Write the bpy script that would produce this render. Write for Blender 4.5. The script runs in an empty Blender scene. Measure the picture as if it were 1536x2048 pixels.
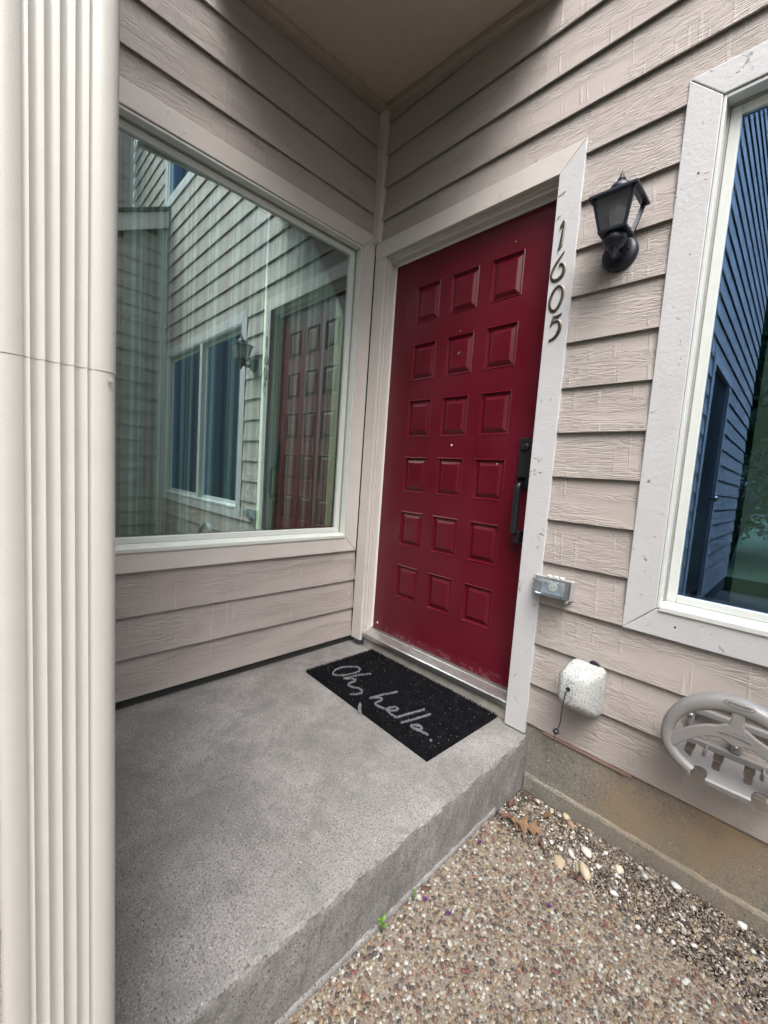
import bpy, math, random
import numpy as np
from mathutils import Vector, Matrix
R = math.radians
random.seed(7); rng = np.random.default_rng(11)
S = bpy.context.scene
COL = S.collection

# ------------------------------------------------------------------ camera
cam_d = bpy.data.cameras.new('camera'); cam = bpy.data.objects.new('camera', cam_d); COL.objects.link(cam)
cam_d.sensor_fit = 'HORIZONTAL'; cam_d.sensor_width = 36.0; cam_d.lens = 820.54 / 1536 * 36
cam_d.clip_start = 0.02; cam_d.clip_end = 500
right = Vector((0.6971, 0.7135, 0.0699)); up = Vector((-0.1121, 0.0121, 0.9936)); fwd = Vector((-0.7081, 0.7005, -0.0884))
fwd.normalize(); right = (right - fwd * right.dot(fwd)).normalized(); up = right.cross(fwd)
cam.matrix_world = Matrix(((right.x, up.x, -fwd.x, 1.742), (right.y, up.y, -fwd.y, -1.52), (right.z, up.z, -fwd.z, 0.98), (0, 0, 0, 1)))
S.camera = cam

# ------------------------------------------------------------------ light
SUN_EL, SUN_AZ = 58.0, 132.0           # azimuth measured clockwise from +y
w = bpy.data.worlds.new("World"); S.world = w; w.use_nodes = True
nt = w.node_tree; bg = nt.nodes['Background']
sky = nt.nodes.new('ShaderNodeTexSky'); sky.sky_type = 'NISHITA'; sky.sun_disc = False
sky.sun_elevation = R(SUN_EL); sky.sun_rotation = R(SUN_AZ)
sky.air_density = 1.0; sky.dust_density = 6.0; sky.ozone_density = 1.0
hs = nt.nodes.new('ShaderNodeHueSaturation'); hs.inputs['Saturation'].default_value = 0.45
nt.links.new(sky.outputs[0], hs.inputs['Color']); nt.links.new(hs.outputs[0], bg.inputs['Color'])
bg.inputs['Strength'].default_value = 0.15
sd = bpy.data.lights.new('sun', 'SUN'); sd.energy = 1.45; sd.angle = R(45); sd.color = (1.0, 0.965, 0.93)
so = bpy.data.objects.new('sun', sd); COL.objects.link(so)
az = R(SUN_AZ); dirv = Vector((math.sin(az) * math.cos(R(SUN_EL)), math.cos(az) * math.cos(R(SUN_EL)), math.sin(R(SUN_EL))))
so.rotation_euler = dirv.to_track_quat('Z', 'Y').to_euler(); so.location = dirv * 20
S.view_settings.view_transform = 'Standard'; S.view_settings.look = 'None'
S.view_settings.exposure = 1.22; S.view_settings.gamma = 1.0; S.view_settings.use_curve_mapping = False
S.render.engine = 'CYCLES'
S.cycles.max_bounces = 10; S.cycles.transparent_max_bounces = 12; S.cycles.glossy_bounces = 5; S.cycles.diffuse_bounces = 5

# ------------------------------------------------------------------ helpers
class MB:
    def __init__(s): s.v = []; s.f = []
    def add(s, vs, fs):
        o = len(s.v); s.v += [tuple(p) for p in vs]; s.f += [tuple(i + o for i in f) for f in fs]; return s
    def hexa(s, p):
        return s.add(p, [(0, 3, 2, 1), (4, 5, 6, 7), (0, 1, 5, 4), (1, 2, 6, 5), (2, 3, 7, 6), (3, 0, 4, 7)])
    def box(s, x0, x1, y0, y1, z0, z1):
        return s.hexa([(x0, y0, z0), (x1, y0, z0), (x1, y1, z0), (x0, y1, z0), (x0, y0, z1), (x1, y0, z1), (x1, y1, z1), (x0, y1, z1)])
    def prism(s, poly, fn, a, b):
        """poly of 2-d points swept from a to b; fn((p,q),t) -> xyz"""
        n = len(poly)
        vs = [fn(p, a) for p in poly] + [fn(p, b) for p in poly]
        fs = [tuple(range(n - 1, -1, -1)), tuple(range(n, 2 * n))] + [(i, (i + 1) % n, n + (i + 1) % n, n + i) for i in range(n)]
        return s.add(vs, fs)
    def loops(s, rings, close=True, caps=True):
        n = len(rings[0]); vs = [p for r in rings for p in r]; fs = []
        for k in range(len(rings) - 1):
            for i in range(n if close else n - 1):
                j = (i + 1) % n; fs.append((k * n + i, k * n + j, (k + 1) * n + j, (k + 1) * n + i))
        if caps and close:
            fs.append(tuple(range(n - 1, -1, -1))); fs.append(tuple(range((len(rings) - 1) * n, len(rings) * n)))
        return s.add(vs, fs)
    def tube(s, pts, r, seg=8):
        pts = [Vector(p) for p in pts]; rs = r if isinstance(r, (list, tuple)) else [r] * len(pts); rings = []
        ref = Vector((0, 0, 1))
        for i, p in enumerate(pts):
            t = (pts[min(i + 1, len(pts) - 1)] - pts[max(i - 1, 0)]).normalized()
            a = t.cross(ref)
            if a.length < 1e-3: a = t.cross(Vector((1, 0, 0)))
            a.normalize(); b = t.cross(a)
            rings.append([p + (a * math.cos(2 * math.pi * k / seg) + b * math.sin(2 * math.pi * k / seg)) * rs[i] for k in range(seg)])
        return s.loops(rings)
    def lathe(s, prof, c, axis=(0, 0, 1), seg=24):
        ax = Vector(axis).normalized(); a = ax.orthogonal().normalized(); b = ax.cross(a); c = Vector(c)
        rings = [[c + ax * h + (a * math.cos(2 * math.pi * k / seg) + b * math.sin(2 * math.pi * k / seg)) * max(r, 1e-4) for k in range(seg)] for r, h in prof]
        return s.loops(rings)
    def sweep(s, path, prof, side, upv, closed=False):
        """profile points (a,b) placed with per-point side/up vectors"""
        rings = [[Vector(p) + Vector(sd_) * a + Vector(upv) * b for a, b in prof] for p, sd_ in zip(path, side)]
        if closed: rings.append(rings[0])
        return s.loops(rings, caps=not closed)
    def build(s, name, mat=None, parent=None, smooth=False, bevel=0, seg=2, kind=None, label=None):
        me = bpy.data.meshes.new(name); me.from_pydata(s.v, [], s.f); me.update()
        if mat: me.materials.append(mat)
        if smooth:
            me.polygons.foreach_set('use_smooth', [True] * len(me.polygons))
        o = bpy.data.objects.new(name, me); COL.objects.link(o)
        if parent: par(o, parent)
        if bevel:
            m = o.modifiers.new('bevel', 'BEVEL'); m.width = bevel; m.segments = seg; m.limit_method = 'ANGLE'; m.angle_limit = R(35)
        if kind: o['kind'] = kind
        if label: o['label'] = label
        return o

def par(o, p):
    o.parent = p
    if p.type == 'EMPTY': o.matrix_parent_inverse = Matrix.Translation(-Vector(p.location))
def thing(name, label, cat, loc, group=None):
    o = bpy.data.objects.new(name, None); COL.objects.link(o); o.location = loc; o.empty_display_size = 0.05
    o['label'] = label; o['category'] = cat
    if group: o['group'] = group
    return o
def tag(o, label, cat, group=None):
    o['label'] = label; o['category'] = cat
    if group: o['group'] = group
    return o
def smooth_angle(o, ang=40):
    me = o.data
    me.polygons.foreach_set('use_smooth', [True] * len(me.polygons))
    try: me.set_sharp_from_angle(angle=R(ang))
    except Exception: pass
    return o
def mesh_np(name, V, F, mat, cols=None, smooth=True, parent=None, kind=None):
    me = bpy.data.meshes.new(name); k = F.shape[1]
    me.vertices.add(len(V)); me.vertices.foreach_set('co', V.astype(np.float32).ravel())
    me.loops.add(F.size); me.loops.foreach_set('vertex_index', F.astype(np.int32).ravel())
    me.polygons.add(len(F)); me.polygons.foreach_set('loop_start', np.arange(0, F.size, k, dtype=np.int32))
    if smooth: me.polygons.foreach_set('use_smooth', np.ones(len(F), bool))
    me.update(calc_edges=True); me.validate()
    if cols is not None:
        at = me.attributes.new('col', 'FLOAT_COLOR', 'POINT')
        at.data.foreach_set('color', np.concatenate([cols, np.ones((len(cols), 1))], 1).astype(np.float32).ravel())
    me.materials.append(mat)
    o = bpy.data.objects.new(name, me); COL.objects.link(o)
    if parent: par(o, parent)
    if kind: o['kind'] = kind
    return o

# ------------------------------------------------------------------ materials
def mat_new(name, col=(.5, .5, .5), rough=.6, metal=0, spec=.5):
    m = bpy.data.materials.new(name); m.use_nodes = True; b = m.node_tree.nodes['Principled BSDF']
    b.inputs['Base Color'].default_value = (*col, 1); b.inputs['Roughness'].default_value = rough
    b.inputs['Metallic'].default_value = metal; b.inputs['Specular IOR Level'].default_value = spec
    return m, m.node_tree, b
class NG:
    """small node-graph helper"""
    def __init__(s, nt): s.nt = nt
    def n(s, t, **kw):
        x = s.nt.nodes.new(t)
        for k, v in kw.items(): setattr(x, k, v)
        return x
    def put(s, sock, val):
        if hasattr(val, 'is_linked') or isinstance(val, bpy.types.NodeSocket): s.nt.links.new(val, sock)
        else: sock.default_value = val
    def math(s, op, a, b=0.0, c=None):
        x = s.n('ShaderNodeMath', operation=op); s.put(x.inputs[0], a); s.put(x.inputs[1], b)
        if c is not None: s.put(x.inputs[2], c)
        return x.outputs[0]
    def xyz(s, x, y, z):
        c = s.n('ShaderNodeCombineXYZ'); s.put(c.inputs[0], x); s.put(c.inputs[1], y); s.put(c.inputs[2], z); return c.outputs[0]
    def obj(s):
        t = s.n('ShaderNodeTexCoord'); sp = s.n('ShaderNodeSeparateXYZ'); s.nt.links.new(t.outputs['Object'], sp.inputs[0])
        return t.outputs['Object'], sp.outputs[0], sp.outputs[1], sp.outputs[2]
    def noise(s, vec, scale=5, detail=2, rough=.5, dist=0):
        x = s.n('ShaderNodeTexNoise'); s.put(x.inputs['Vector'], vec); x.inputs['Scale'].default_value = scale
        x.inputs['Detail'].default_value = detail; x.inputs['Roughness'].default_value = rough; x.inputs['Distortion'].default_value = dist
        return x.outputs['Fac']
    def voro(s, vec, scale=5, feature='F1', rnd=1.0):
        x = s.n('ShaderNodeTexVoronoi', feature=feature); s.put(x.inputs['Vector'], vec); x.inputs['Scale'].default_value = scale
        x.inputs['Randomness'].default_value = rnd
        return x.outputs['Distance']
    def step(s, v, a, b, lo=0., hi=1.):
        x = s.n('ShaderNodeMapRange'); s.put(x.inputs[0], v); s.put(x.inputs[1], a); s.put(x.inputs[2], b); s.put(x.inputs[3], lo); s.put(x.inputs[4], hi); return x.outputs[0]
    def mix(s, f, a, b, mode='MIX'):
        x = s.n('ShaderNodeMix', data_type='RGBA', blend_type=mode); s.put(x.inputs[0], f)
        for i, c in ((6, a), (7, b)):
            if isinstance(c, tuple): x.inputs[i].default_value = (*c, 1)
            else: s.nt.links.new(c, x.inputs[i])
        return x.outputs[2]
    def bump(s, h, dist, strength=1.0):
        x = s.n('ShaderNodeBump'); s.put(x.inputs['Height'], h); x.inputs['Distance'].default_value = dist; x.inputs['Strength'].default_value = strength; return x.outputs[0]
    def rnd(s): return s.n('ShaderNodeObjectInfo').outputs['Random']

def siding_mat():
    m, nt, b = mat_new('siding_paint', (.40, .35, .345), .62, spec=.35); g = NG(nt)
    o, x, y, z = g.obj(); r = g.rnd()
    u = g.math('ADD', g.math('ADD', x, y), g.math('MULTIPLY', r, 53.0)); v = g.math('ADD', z, g.math('MULTIPLY', r, 17.0))
    # cathedral grain: contour lines of a stretched noise
    n1 = g.noise(g.xyz(g.math('MULTIPLY', u, .75), g.math('MULTIPLY', v, 10.0), r), 1.6, 5, .58, .2)
    cont = g.math('POWER', g.math('ABSOLUTE', g.math('SINE', g.math('MULTIPLY', n1, 66.0))), .6)
    mask = g.step(g.noise(g.xyz(g.math('MULTIPLY', u, 1.3), g.math('MULTIPLY', v, 5.0), 3.0), 1.7, 2), .38, .52)
    grain = g.math('MULTIPLY', cont, mask)
    # resaw strokes across the board
    sn = g.noise(g.xyz(g.math('MULTIPLY', u, 62.0), g.math('MULTIPLY', v, 2.6), 0.), 1.0, 1, .5)
    saw = g.step(sn, .585, .66)
    smask = g.step(g.noise(g.xyz(g.math('MULTIPLY', u, 2.2), g.math('MULTIPLY', v, 9.0), 7.0), 1.6, 1), .40, .50)
    saw = g.math('MULTIPLY', saw, smask)
    fine = g.noise(g.xyz(u, g.math('MULTIPLY', v, 3.), 0.), 130, 3, .6)
    h = g.math('ADD', g.math('ADD', g.math('MULTIPLY', grain, .66), g.math('MULTIPLY', saw, .34)), g.math('MULTIPLY', fine, .22))
    nt.links.new(g.bump(h, .0034, .9), b.inputs['Normal'])
    big = g.noise(g.xyz(u, v, 0.), 2.2, 4, .6)
    c = g.mix(g.step(big, .3, .7), (.39, .350, .328), (.44, .400, .380))
    dirt = g.step(g.noise(g.xyz(g.math('MULTIPLY', u, 1.), g.math('MULTIPLY', v, 1.), 5.), 60, 2, .5), .735, .77)
    c = g.mix(g.math('MULTIPLY', dirt, .6), c, (.16, .12, .10))
    worn = g.step(g.math('MULTIPLY', saw, fine), .4, .62)
    c = g.mix(g.math('MULTIPLY', worn, .45), c, (.62, .58, .57))
    nt.links.new(c, b.inputs['Base Color'])
    return m
def trim_mat(name, base, dark, peel=.5):
    m, nt, b = mat_new(name, base, .5, spec=.4); g = NG(nt); o, x, y, z = g.obj(); r = g.rnd()
    off = g.xyz(g.math('MULTIPLY', r, 13.), g.math('MULTIPLY', r, 5.), g.math('MULTIPLY', r, 3.))
    va = g.n('ShaderNodeVectorMath', operation='ADD'); nt.links.new(o, va.inputs[0]); nt.links.new(off, va.inputs[1]); p = va.outputs[0]
    n = g.noise(p, 9, 4, .6); f = g.noise(p, 90, 3, .6)
    crack = g.math('MULTIPLY', g.step(g.noise(p, 26, 6, .7, .8), .632, .685), peel)
    c = g.mix(g.step(n, .3, .75), tuple(k * .93 for k in base), base)
    c = g.mix(crack, c, dark); nt.links.new(c, b.inputs['Base Color'])
    h = g.math('SUBTRACT', g.math('ADD', g.math('MULTIPLY', n, .5), g.math('MULTIPLY', f, .35)), g.math('MULTIPLY', crack, 1.0))
    nt.links.new(g.bump(h, .004, .7), b.inputs['Normal'])
    return m
def concrete_mat(name, c0, c1, pit=.6, stain=None):
    m, nt, b = mat_new(name, c0, .85, spec=.25); g = NG(nt); o, x, y, z = g.obj()
    n = g.noise(o, 3.2, 5, .62); n2 = g.noise(o, 16, 4, .6); sp = g.noise(o, 210, 3, .6); sp2 = g.noise(o, 190, 2, .5)
    c = g.mix(g.step(n, .33, .68), c0, c1)
    c = g.mix(g.math('MULTIPLY', g.step(n2, .48, .72), .45), c, tuple(k * .62 for k in c0))
    c = g.mix(g.step(sp, .52, .66, 0, .6), c, tuple(min(1, k * 1.35) for k in c1)); c = g.mix(g.step(sp, .46, .34, 0, .6), c, tuple(k * .45 for k in c0))
    dark = g.math('MULTIPLY', g.step(sp2, .61, .67), pit); c = g.mix(dark, c, (.05, .05, .048))
    lite = g.math('MULTIPLY', g.step(g.noise(o, 130, 1, .5), .745, .76), .9); c = g.mix(lite, c, (.68, .66, .62))
    if stain: c = stain(g, c, o, x, y, z)
    nt.links.new(c, b.inputs['Base Color'])
    h = g.math('ADD', g.math('MULTIPLY', n2, .6), g.math('ADD', g.math('MULTIPLY', sp2, .5), g.math('MULTIPLY', dark, -.8)))
    nt.links.new(g.bump(h, .0035, .55), b.inputs['Normal'])
    return m
def glass_mat(name, refl, rcol, tcol, rough=0.0):
    m = bpy.data.materials.new(name); m.use_nodes = True; nt = m.node_tree; g = NG(nt)
    for n in list(nt.nodes):
        if n.type != 'OUTPUT_MATERIAL': nt.nodes.remove(n)
    out = [n for n in nt.nodes if n.type == 'OUTPUT_MATERIAL'][0]
    tr = g.n('ShaderNodeBsdfTransparent'); tr.inputs[0].default_value = (*tcol, 1)
    gl = g.n('ShaderNodeBsdfGlossy'); gl.inputs['Color'].default_value = (*rcol, 1); gl.inputs['Roughness'].default_value = rough
    fr = g.n('ShaderNodeFresnel'); fr.inputs[0].default_value = 1.5
    f = g.math('MINIMUM', g.math('ADD', fr.outputs[0], refl), 1.0)
    mx = g.n('ShaderNodeMixShader'); nt.links.new(f, mx.inputs[0]); nt.links.new(tr.outputs[0], mx.inputs[1]); nt.links.new(gl.outputs[0], mx.inputs[2])
    nt.links.new(mx.outputs[0], out.inputs[0]); return m
def dusty(m, amt, col):
    nt = m.node_tree; g = NG(nt); out = [n for n in nt.nodes if n.type == 'OUTPUT_MATERIAL'][0]; old = out.inputs[0].links[0].from_socket
    d = g.n('ShaderNodeBsdfDiffuse'); d.inputs[0].default_value = (*col, 1); t = g.n('ShaderNodeBsdfTranslucent'); t.inputs[0].default_value = (*col, 1)
    a = g.n('ShaderNodeMixShader'); a.inputs[0].default_value = .5; nt.links.new(d.outputs[0], a.inputs[1]); nt.links.new(t.outputs[0], a.inputs[2])
    mx = g.n('ShaderNodeMixShader'); g.put(mx.inputs[0], g.step(g.noise(g.obj()[0], 40, 4, .6), .2, .8, amt * .5, amt * 1.5)); nt.links.new(old, mx.inputs[1]); nt.links.new(a.outputs[0], mx.inputs[2]); nt.links.new(mx.outputs[0], out.inputs[0]); return m
def attr_mat(name, rough=.6, bump=.0006, spec=.35):
    m, nt, b = mat_new(name, (.4, .35, .3), rough, spec=spec); g = NG(nt)
    a = g.n('ShaderNodeAttribute', attribute_name='col'); o = g.obj()[0]
    nn = g.noise(o, 320, 2); c = g.mix(g.step(nn, .3, .7, 0, .35), a.outputs['Color'], (.12, .10, .085)); nt.links.new(c, b.inputs['Base Color'])
    nt.links.new(g.bump(nn, bump, .6), b.inputs['Normal']); return m
def plain(name, col, rough=.6, metal=0, spec=.5, bscale=0, bdist=.0008, var=.12):
    m, nt, b = mat_new(name, col, rough, metal, spec); g = NG(nt); o = g.obj()[0]
    c = g.mix(g.step(g.noise(o, 24, 4, .6), .3, .7), tuple(k * (1 - var) for k in col), tuple(min(1, k * (1 + var)) for k in col)); nt.links.new(c, b.inputs['Base Color'])
    if bscale: nt.links.new(g.bump(g.noise(o, bscale, 3, .6), bdist, .6), b.inputs['Normal'])
    return m

M = {}
M['siding'] = siding_mat()
M['trim'] = trim_mat('trim_paint', (.62, .585, .555), (.20, .18, .17), .3)
M['trim_worn'] = trim_mat('weathered_trim_paint', (.565, .57, .588), (.17, .15, .145), .85)
M['vinyl'] = plain('cream_vinyl', (.62, .655, .63), .35, spec=.5, var=.03)
M['white'] = plain('white_strip', (.85, .85, .85), .4, var=.02)
def slab_stain(g, c, o, x, y, z):
    d = g.math('ADD', g.math('POWER', g.math('MULTIPLY', g.math('SUBTRACT', x, .12), 7.), 2.), g.math('POWER', g.math('MULTIPLY', g.math('ADD', y, .27), 4.5), 2.))
    k = g.math('MULTIPLY', g.step(d, 1., 0.), g.step(g.noise(o, 20, 4, .7), .45, .62, 0, .45)); c = g.mix(k, c, (.16, .07, .15))
    d2 = g.step(g.noise(o, 1.9, 4, .65), .42, .74, 0, .7); c = g.mix(d2, c, (.105, .105, .10)); c = g.mix(g.step(g.noise(o, 7, 6, .72, .6), .5, .66, 0, .4), c, (.12, .118, .112)); c = g.mix(g.step(g.noise(o, 48, 5, .75), .53, .64, 0, .5), c, (.13, .13, .125)); return c
M['slab'] = concrete_mat('porch_concrete', (.225, .218, .213), (.325, .315, .31), .9, slab_stain)
def found_stain(g, c, o, x, y, z):
    k = g.math('MULTIPLY', g.step(g.math('ADD', x, g.math('MULTIPLY', g.noise(o, 7, 4), .3)), 1.36, 1.62), g.step(g.noise(o, 5, 5, .7), .32, .62, .1, .9)); c = g.mix(g.step(g.noise(o, 60, 2, .5), .70, .74, 0, .8), c, (.06, .055, .045))
    k = g.math('MULTIPLY', k, g.step(z, -.158, -.150, .45, 1.)); return g.mix(k, c, (.335, .25, .165))
M['found'] = concrete_mat('foundation_concrete', (.185, .18, .155), (.26, .25, .215), .5, found_stain)
M['walk_base'] = plain('aggregate_mortar', (.20, .17, .14), .9, bscale=180, bdist=.002, var=.25)
M['pebble'] = attr_mat('pebble_stone', .5)
M['soil'] = plain('dark_soil', (.07, .053, .043), .95, bscale=120, bdist=.006, var=.5)
def door_mat():
    m, nt, b = mat_new('burgundy_paint', (.13, .004, .015), .33, spec=.45); g = NG(nt); o = g.n('ShaderNodeNewGeometry').outputs['Position']; sp_ = g.n('ShaderNodeSeparateXYZ'); nt.links.new(o, sp_.inputs[0]); z = sp_.outputs[2]
    n = g.noise(o, 420, 2, .5); n2 = g.noise(o, 6, 3)
    c = g.mix(g.step(n2, .3, .7), (.094, .0025, .0105), (.110, .0040, .0155))
    scuff = g.math('MULTIPLY', g.step(z, .16, .115), g.step(g.noise(o, 70, 3, .6), .52, .66, 0, .35)); c = g.mix(scuff, c, (.35, .28, .28))
    nt.links.new(c, b.inputs['Base Color']); nt.links.new(g.bump(g.math('ADD', g.math('MULTIPLY', n, .4), n2), .0008, .35), b.inputs['Normal'])
    nt.links.new(g.step(n2, .3, .7, .28, .40), b.inputs['Roughness']); return m
M['door'] = door_mat()
M['black'] = plain('black_metal', (.012, .013, .017), .38, 0, .5, 200, .0004)
M['lantern'] = plain('lantern_black_metal', (.010, .014, .028), .42, .0, .55, 260, .0005)
M['brass'] = plain('antique_brass', (.215, .19, .155), .36, 1, .5, var=.2)
M['alu'] = plain('mill_aluminium', (.55, .55, .55), .35, .9, .5, 60, .0005)
M['wood'] = plain('weathered_sill_wood', (.36, .34, .31), .85, bscale=70, bdist=.002, var=.2)
M['soffit'] = plain('soffit_paint', (.50, .42, .355), .8, bscale=90, bdist=.0006, var=.05)
M['moulding'] = plain('moulding_paint', (.38, .325, .28), .7, bscale=60, var=.06)
M['pipe'] = plain('downspout_paint', (.565, .55, .52), .36, 0, .5, 500, .0004, var=.02)
M['mat'] = plain('black_coir', (.010, .010, .013), .95, spec=.1, bscale=300, bdist=.004, var=.3)
M['chalk'] = plain('white_lettering', (.33, .34, .37), .9, spec=.1, var=.2)
def foam_mat():
    m, nt, b = mat_new('white_foam', (.80, .80, .78), .8, spec=.2); g = NG(nt); o = g.obj()[0]
    vo = g.voro(o, 260); n = g.noise(o, 210, 2); d = g.step(n, .56, .63, 0, .75)
    nt.links.new(g.mix(d, (.55, .57, .56), (.16, .17, .18)), b.inputs['Base Color'])
    nt.links.new(g.bump(g.math('SUBTRACT', vo, g.math('MULTIPLY', d, .6)), .0032, .9), b.inputs['Normal']); return m
M['foam'] = foam_mat()
M['plastic'] = plain('taupe_plastic', (.235, .23, .228), .36, 0, .5, 350, .0003, var=.05)
M['box_grey'] = plain('grey_plastic', (.34, .34, .335), .5, var=.05)
M['box_gang'] = plain('blue_grey_plate', (.36, .41, .45), .5, var=.05)
M['off_white'] = plain('white_plastic', (.8, .8, .78), .4, var=.03)
M['glass_left'] = glass_mat('coated_window_glass', .44, (.82, 1., .99), (.80, 1., .95))
M['glass_right'] = glass_mat('blue_coated_glass', .36, (.25, .50, 1.0), (.84, 1., .92))
M['clear'] = glass_mat('clear_glass', .0, (.95, .97, 1.), (.96, .98, .97))
M['lantern_glass'] = dusty(glass_mat('dusty_lantern_glass', .03, (.95, .97, 1.), (.93, .95, .96)), .07, (.66, .68, .68))
M['clear_box'] = dusty(glass_mat('clear_plastic', .05, (.9, .95, 1.), (.84, .88, .89), .12), .10, (.5, .52, .52))
M['frost'] = plain('frosted_bulb', (.78, .80, .82), .22, var=.02)
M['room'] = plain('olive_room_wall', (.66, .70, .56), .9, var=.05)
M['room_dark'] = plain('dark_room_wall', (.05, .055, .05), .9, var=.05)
M['shade_cloth'] = plain('green_grey_shade', (.80, .84, .78), .9, bscale=60, var=.10)
M['reveal_shade'] = plain('grey_reveal_shade', (.30, .30, .28), .6, var=.05)  # grey that paints in the shade of the window reveal
M['nail'] = plain('painted_nail', (.30, .26, .25), .5)
M['shingle'] = plain('dark_shingle', (.05, .055, .05), .95, bscale=80, bdist=.006, var=.4)
M['closet_door'] = plain('closet_door_paint', (.035, .035, .04), .3, var=.05)
M['grass'] = plain('lawn_grass', (.06, .10, .03), .9, bscale=60, bdist=.02, var=.4)
M['leaf_green'] = plain('shrub_leaf', (.05, .10, .025), .6, var=.3)
M['weed'] = plain('weed_leaf', (.13, .27, .04), .5, var=.2)
M['dead_leaf'] = plain('dry_oak_leaf', (.185, .112, .062), .7, bscale=90, bdist=.001, var=.25)
M['dead_leaf_red'] = plain('dry_red_leaf', (.13, .065, .045), .7, bscale=90, bdist=.001, var=.25)
M['petal'] = plain('purple_petal', (.07, .015, .10), .6, var=.2)
M['bark'] = plain('bark', (.10, .07, .05), .9, bscale=30, bdist=.01, var=.3)
def curtain_mat():
    m, nt, b = mat_new('striped_curtain', (.4, .4, .42), .9, spec=.1); g = NG(nt); o, x, y, z = g.obj()
    s1 = g.step(g.math('SINE', g.math('MULTIPLY', y, 260.)), -.25, .25); s2 = g.step(g.math('SINE', g.math('MULTIPLY', y, 61.)), .2, .5)
    c = g.mix(s1, (.80, .83, .85), (.46, .50, .56)); c = g.mix(g.math('MULTIPLY', s2, .55), c, (.25, .17, .14)); nt.links.new(c, b.inputs['Base Color'])
    t = g.n('ShaderNodeBsdfTranslucent'); nt.links.new(c, t.inputs[0]); mx = g.n('ShaderNodeMixShader'); mx.inputs[0].default_value = .55
    out = [n for n in nt.nodes if n.type == 'OUTPUT_MATERIAL'][0]; nt.links.new(b.outputs[0], mx.inputs[1]); nt.links.new(t.outputs[0], mx.inputs[2]); nt.links.new(mx.outputs[0], out.inputs[0]); return m
M['curtain'] = curtain_mat()

# ------------------------------------------------------------------ ground (setting)
MB().box(1.0, 40, -.245, 3, -.5, -.215).build('garden_bed', M['soil'], kind='structure')
o = MB().box(1.085, 2.6, -2.9, -.245, -.40, -.197).build('walkway', M['walk_base'], kind='structure', bevel=.008)
MB().add([(-60, -60, -.42), (60, -60, -.42), (60, 60, -.42), (-60, 60, -.42)], [(0, 1, 2, 3)]).build('ground', M['soil'], kind='structure')
MB().box(2.601, 40, -40, -.246, -.41, -.205).build('lawn', M['grass'], kind='structure')
MB().box(-30, 2.60, -40, -6.6, -.41, -.205).build('lawn', M['grass'], kind='structure')

# porch slab with an uneven arris
def slab():
    mb = MB(); rings = []
    ny = 420; ys = np.linspace(.12, -2.6, ny); rr = random.Random(3); w1 = 0
    for i, y in enumerate(ys):
        j = lambda a: (math.sin(y * 37 + a) + math.sin(y * 91 + 2 * a) * .7 + math.sin(y * 203 + a) * .5 + rr.uniform(-1, 1) * .7) * .0013
        chip = .004 * max(0, math.sin(y * 29 + 1) * math.sin(y * 67) - .45) * 2
        rings.append([(-.30, y, -.38), (-.30, y, 0), (.3, y, 0.0), (.9, y, 0.0), (1.072, y, 0.0), (1.081 + j(1) - chip, y, -.0006), (1.0865 + j(2) - chip, y, -.0035 + j(3) * .5 - chip * .6), (1.0895 + j(4) - chip * .5, y, -.010)] + [(1.091 + j(k) * .8, y, -.03 - .027 * k) for k in range(6)] + [(1.093, y, -.38)])
    mb.loops(rings)
    return smooth_angle(mb.build('porch_slab', M['slab'], kind='structure'), 28)
slab()
mb = MB(); rings = []
for y in np.linspace(-.2, -2.6, 90):
    j = (math.sin(y * 51) + math.sin(y * 133)) * .0015
    rings.append([(1.080, y, -.23), (1.080, y, -.180 + j), (1.0945 + j * .7, y, -.182 + j), (1.0975 + j, y, -.192), (1.098, y, -.23)])
mb.loops(rings).build('mortar_strip', M['slab'], kind='structure', smooth=True)

# ------------------------------------------------------------------ wall frames: (u, d, z) -> xyz, d = depth behind the trim plane
F_DOOR = lambda u, d, z: (u, d, z)
F_WIN = lambda u, d, z: (-d, u, z)
F_OUT = lambda u, d, z: (1.10 - d, u, z)
F_NEI = lambda u, d, z: (3.45 + d, u, z)
F_ALC = lambda u, d, z: (u, -1.46 - d, z)
def pbox(mb, fr, u0, u1, d0, d1, z0, z1):
    return mb.hexa([fr(u0, d0, z0), fr(u1, d0, z0), fr(u1, d1, z0), fr(u0, d1, z0), fr(u0, d0, z1), fr(u1, d0, z1), fr(u1, d1, z1), fr(u0, d1, z1)])
def board(fr, u0, u1, z0, parent, H=.161, top=None):
    t = top if top else H + .012
    e = random.uniform(-.0012, .0012)
    poly = [(.002 + e, z0), (.0165, z0 + t), (.0225, z0 + t), (.0082 + e, z0)]
    mb = MB().prism(poly, lambda p, u: fr(u, p[0], p[1]), u0, u1)
    return mb.build('siding_board', M['siding'], parent, bevel=.0012, seg=2)
def panel(fr, poly, d0, d1, name, mat, parent, bevel=.002):
    return MB().prism(poly, lambda p, d: fr(p[0], d, p[1]), d0, d1).build(name, mat, parent, bevel=bevel)

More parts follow.
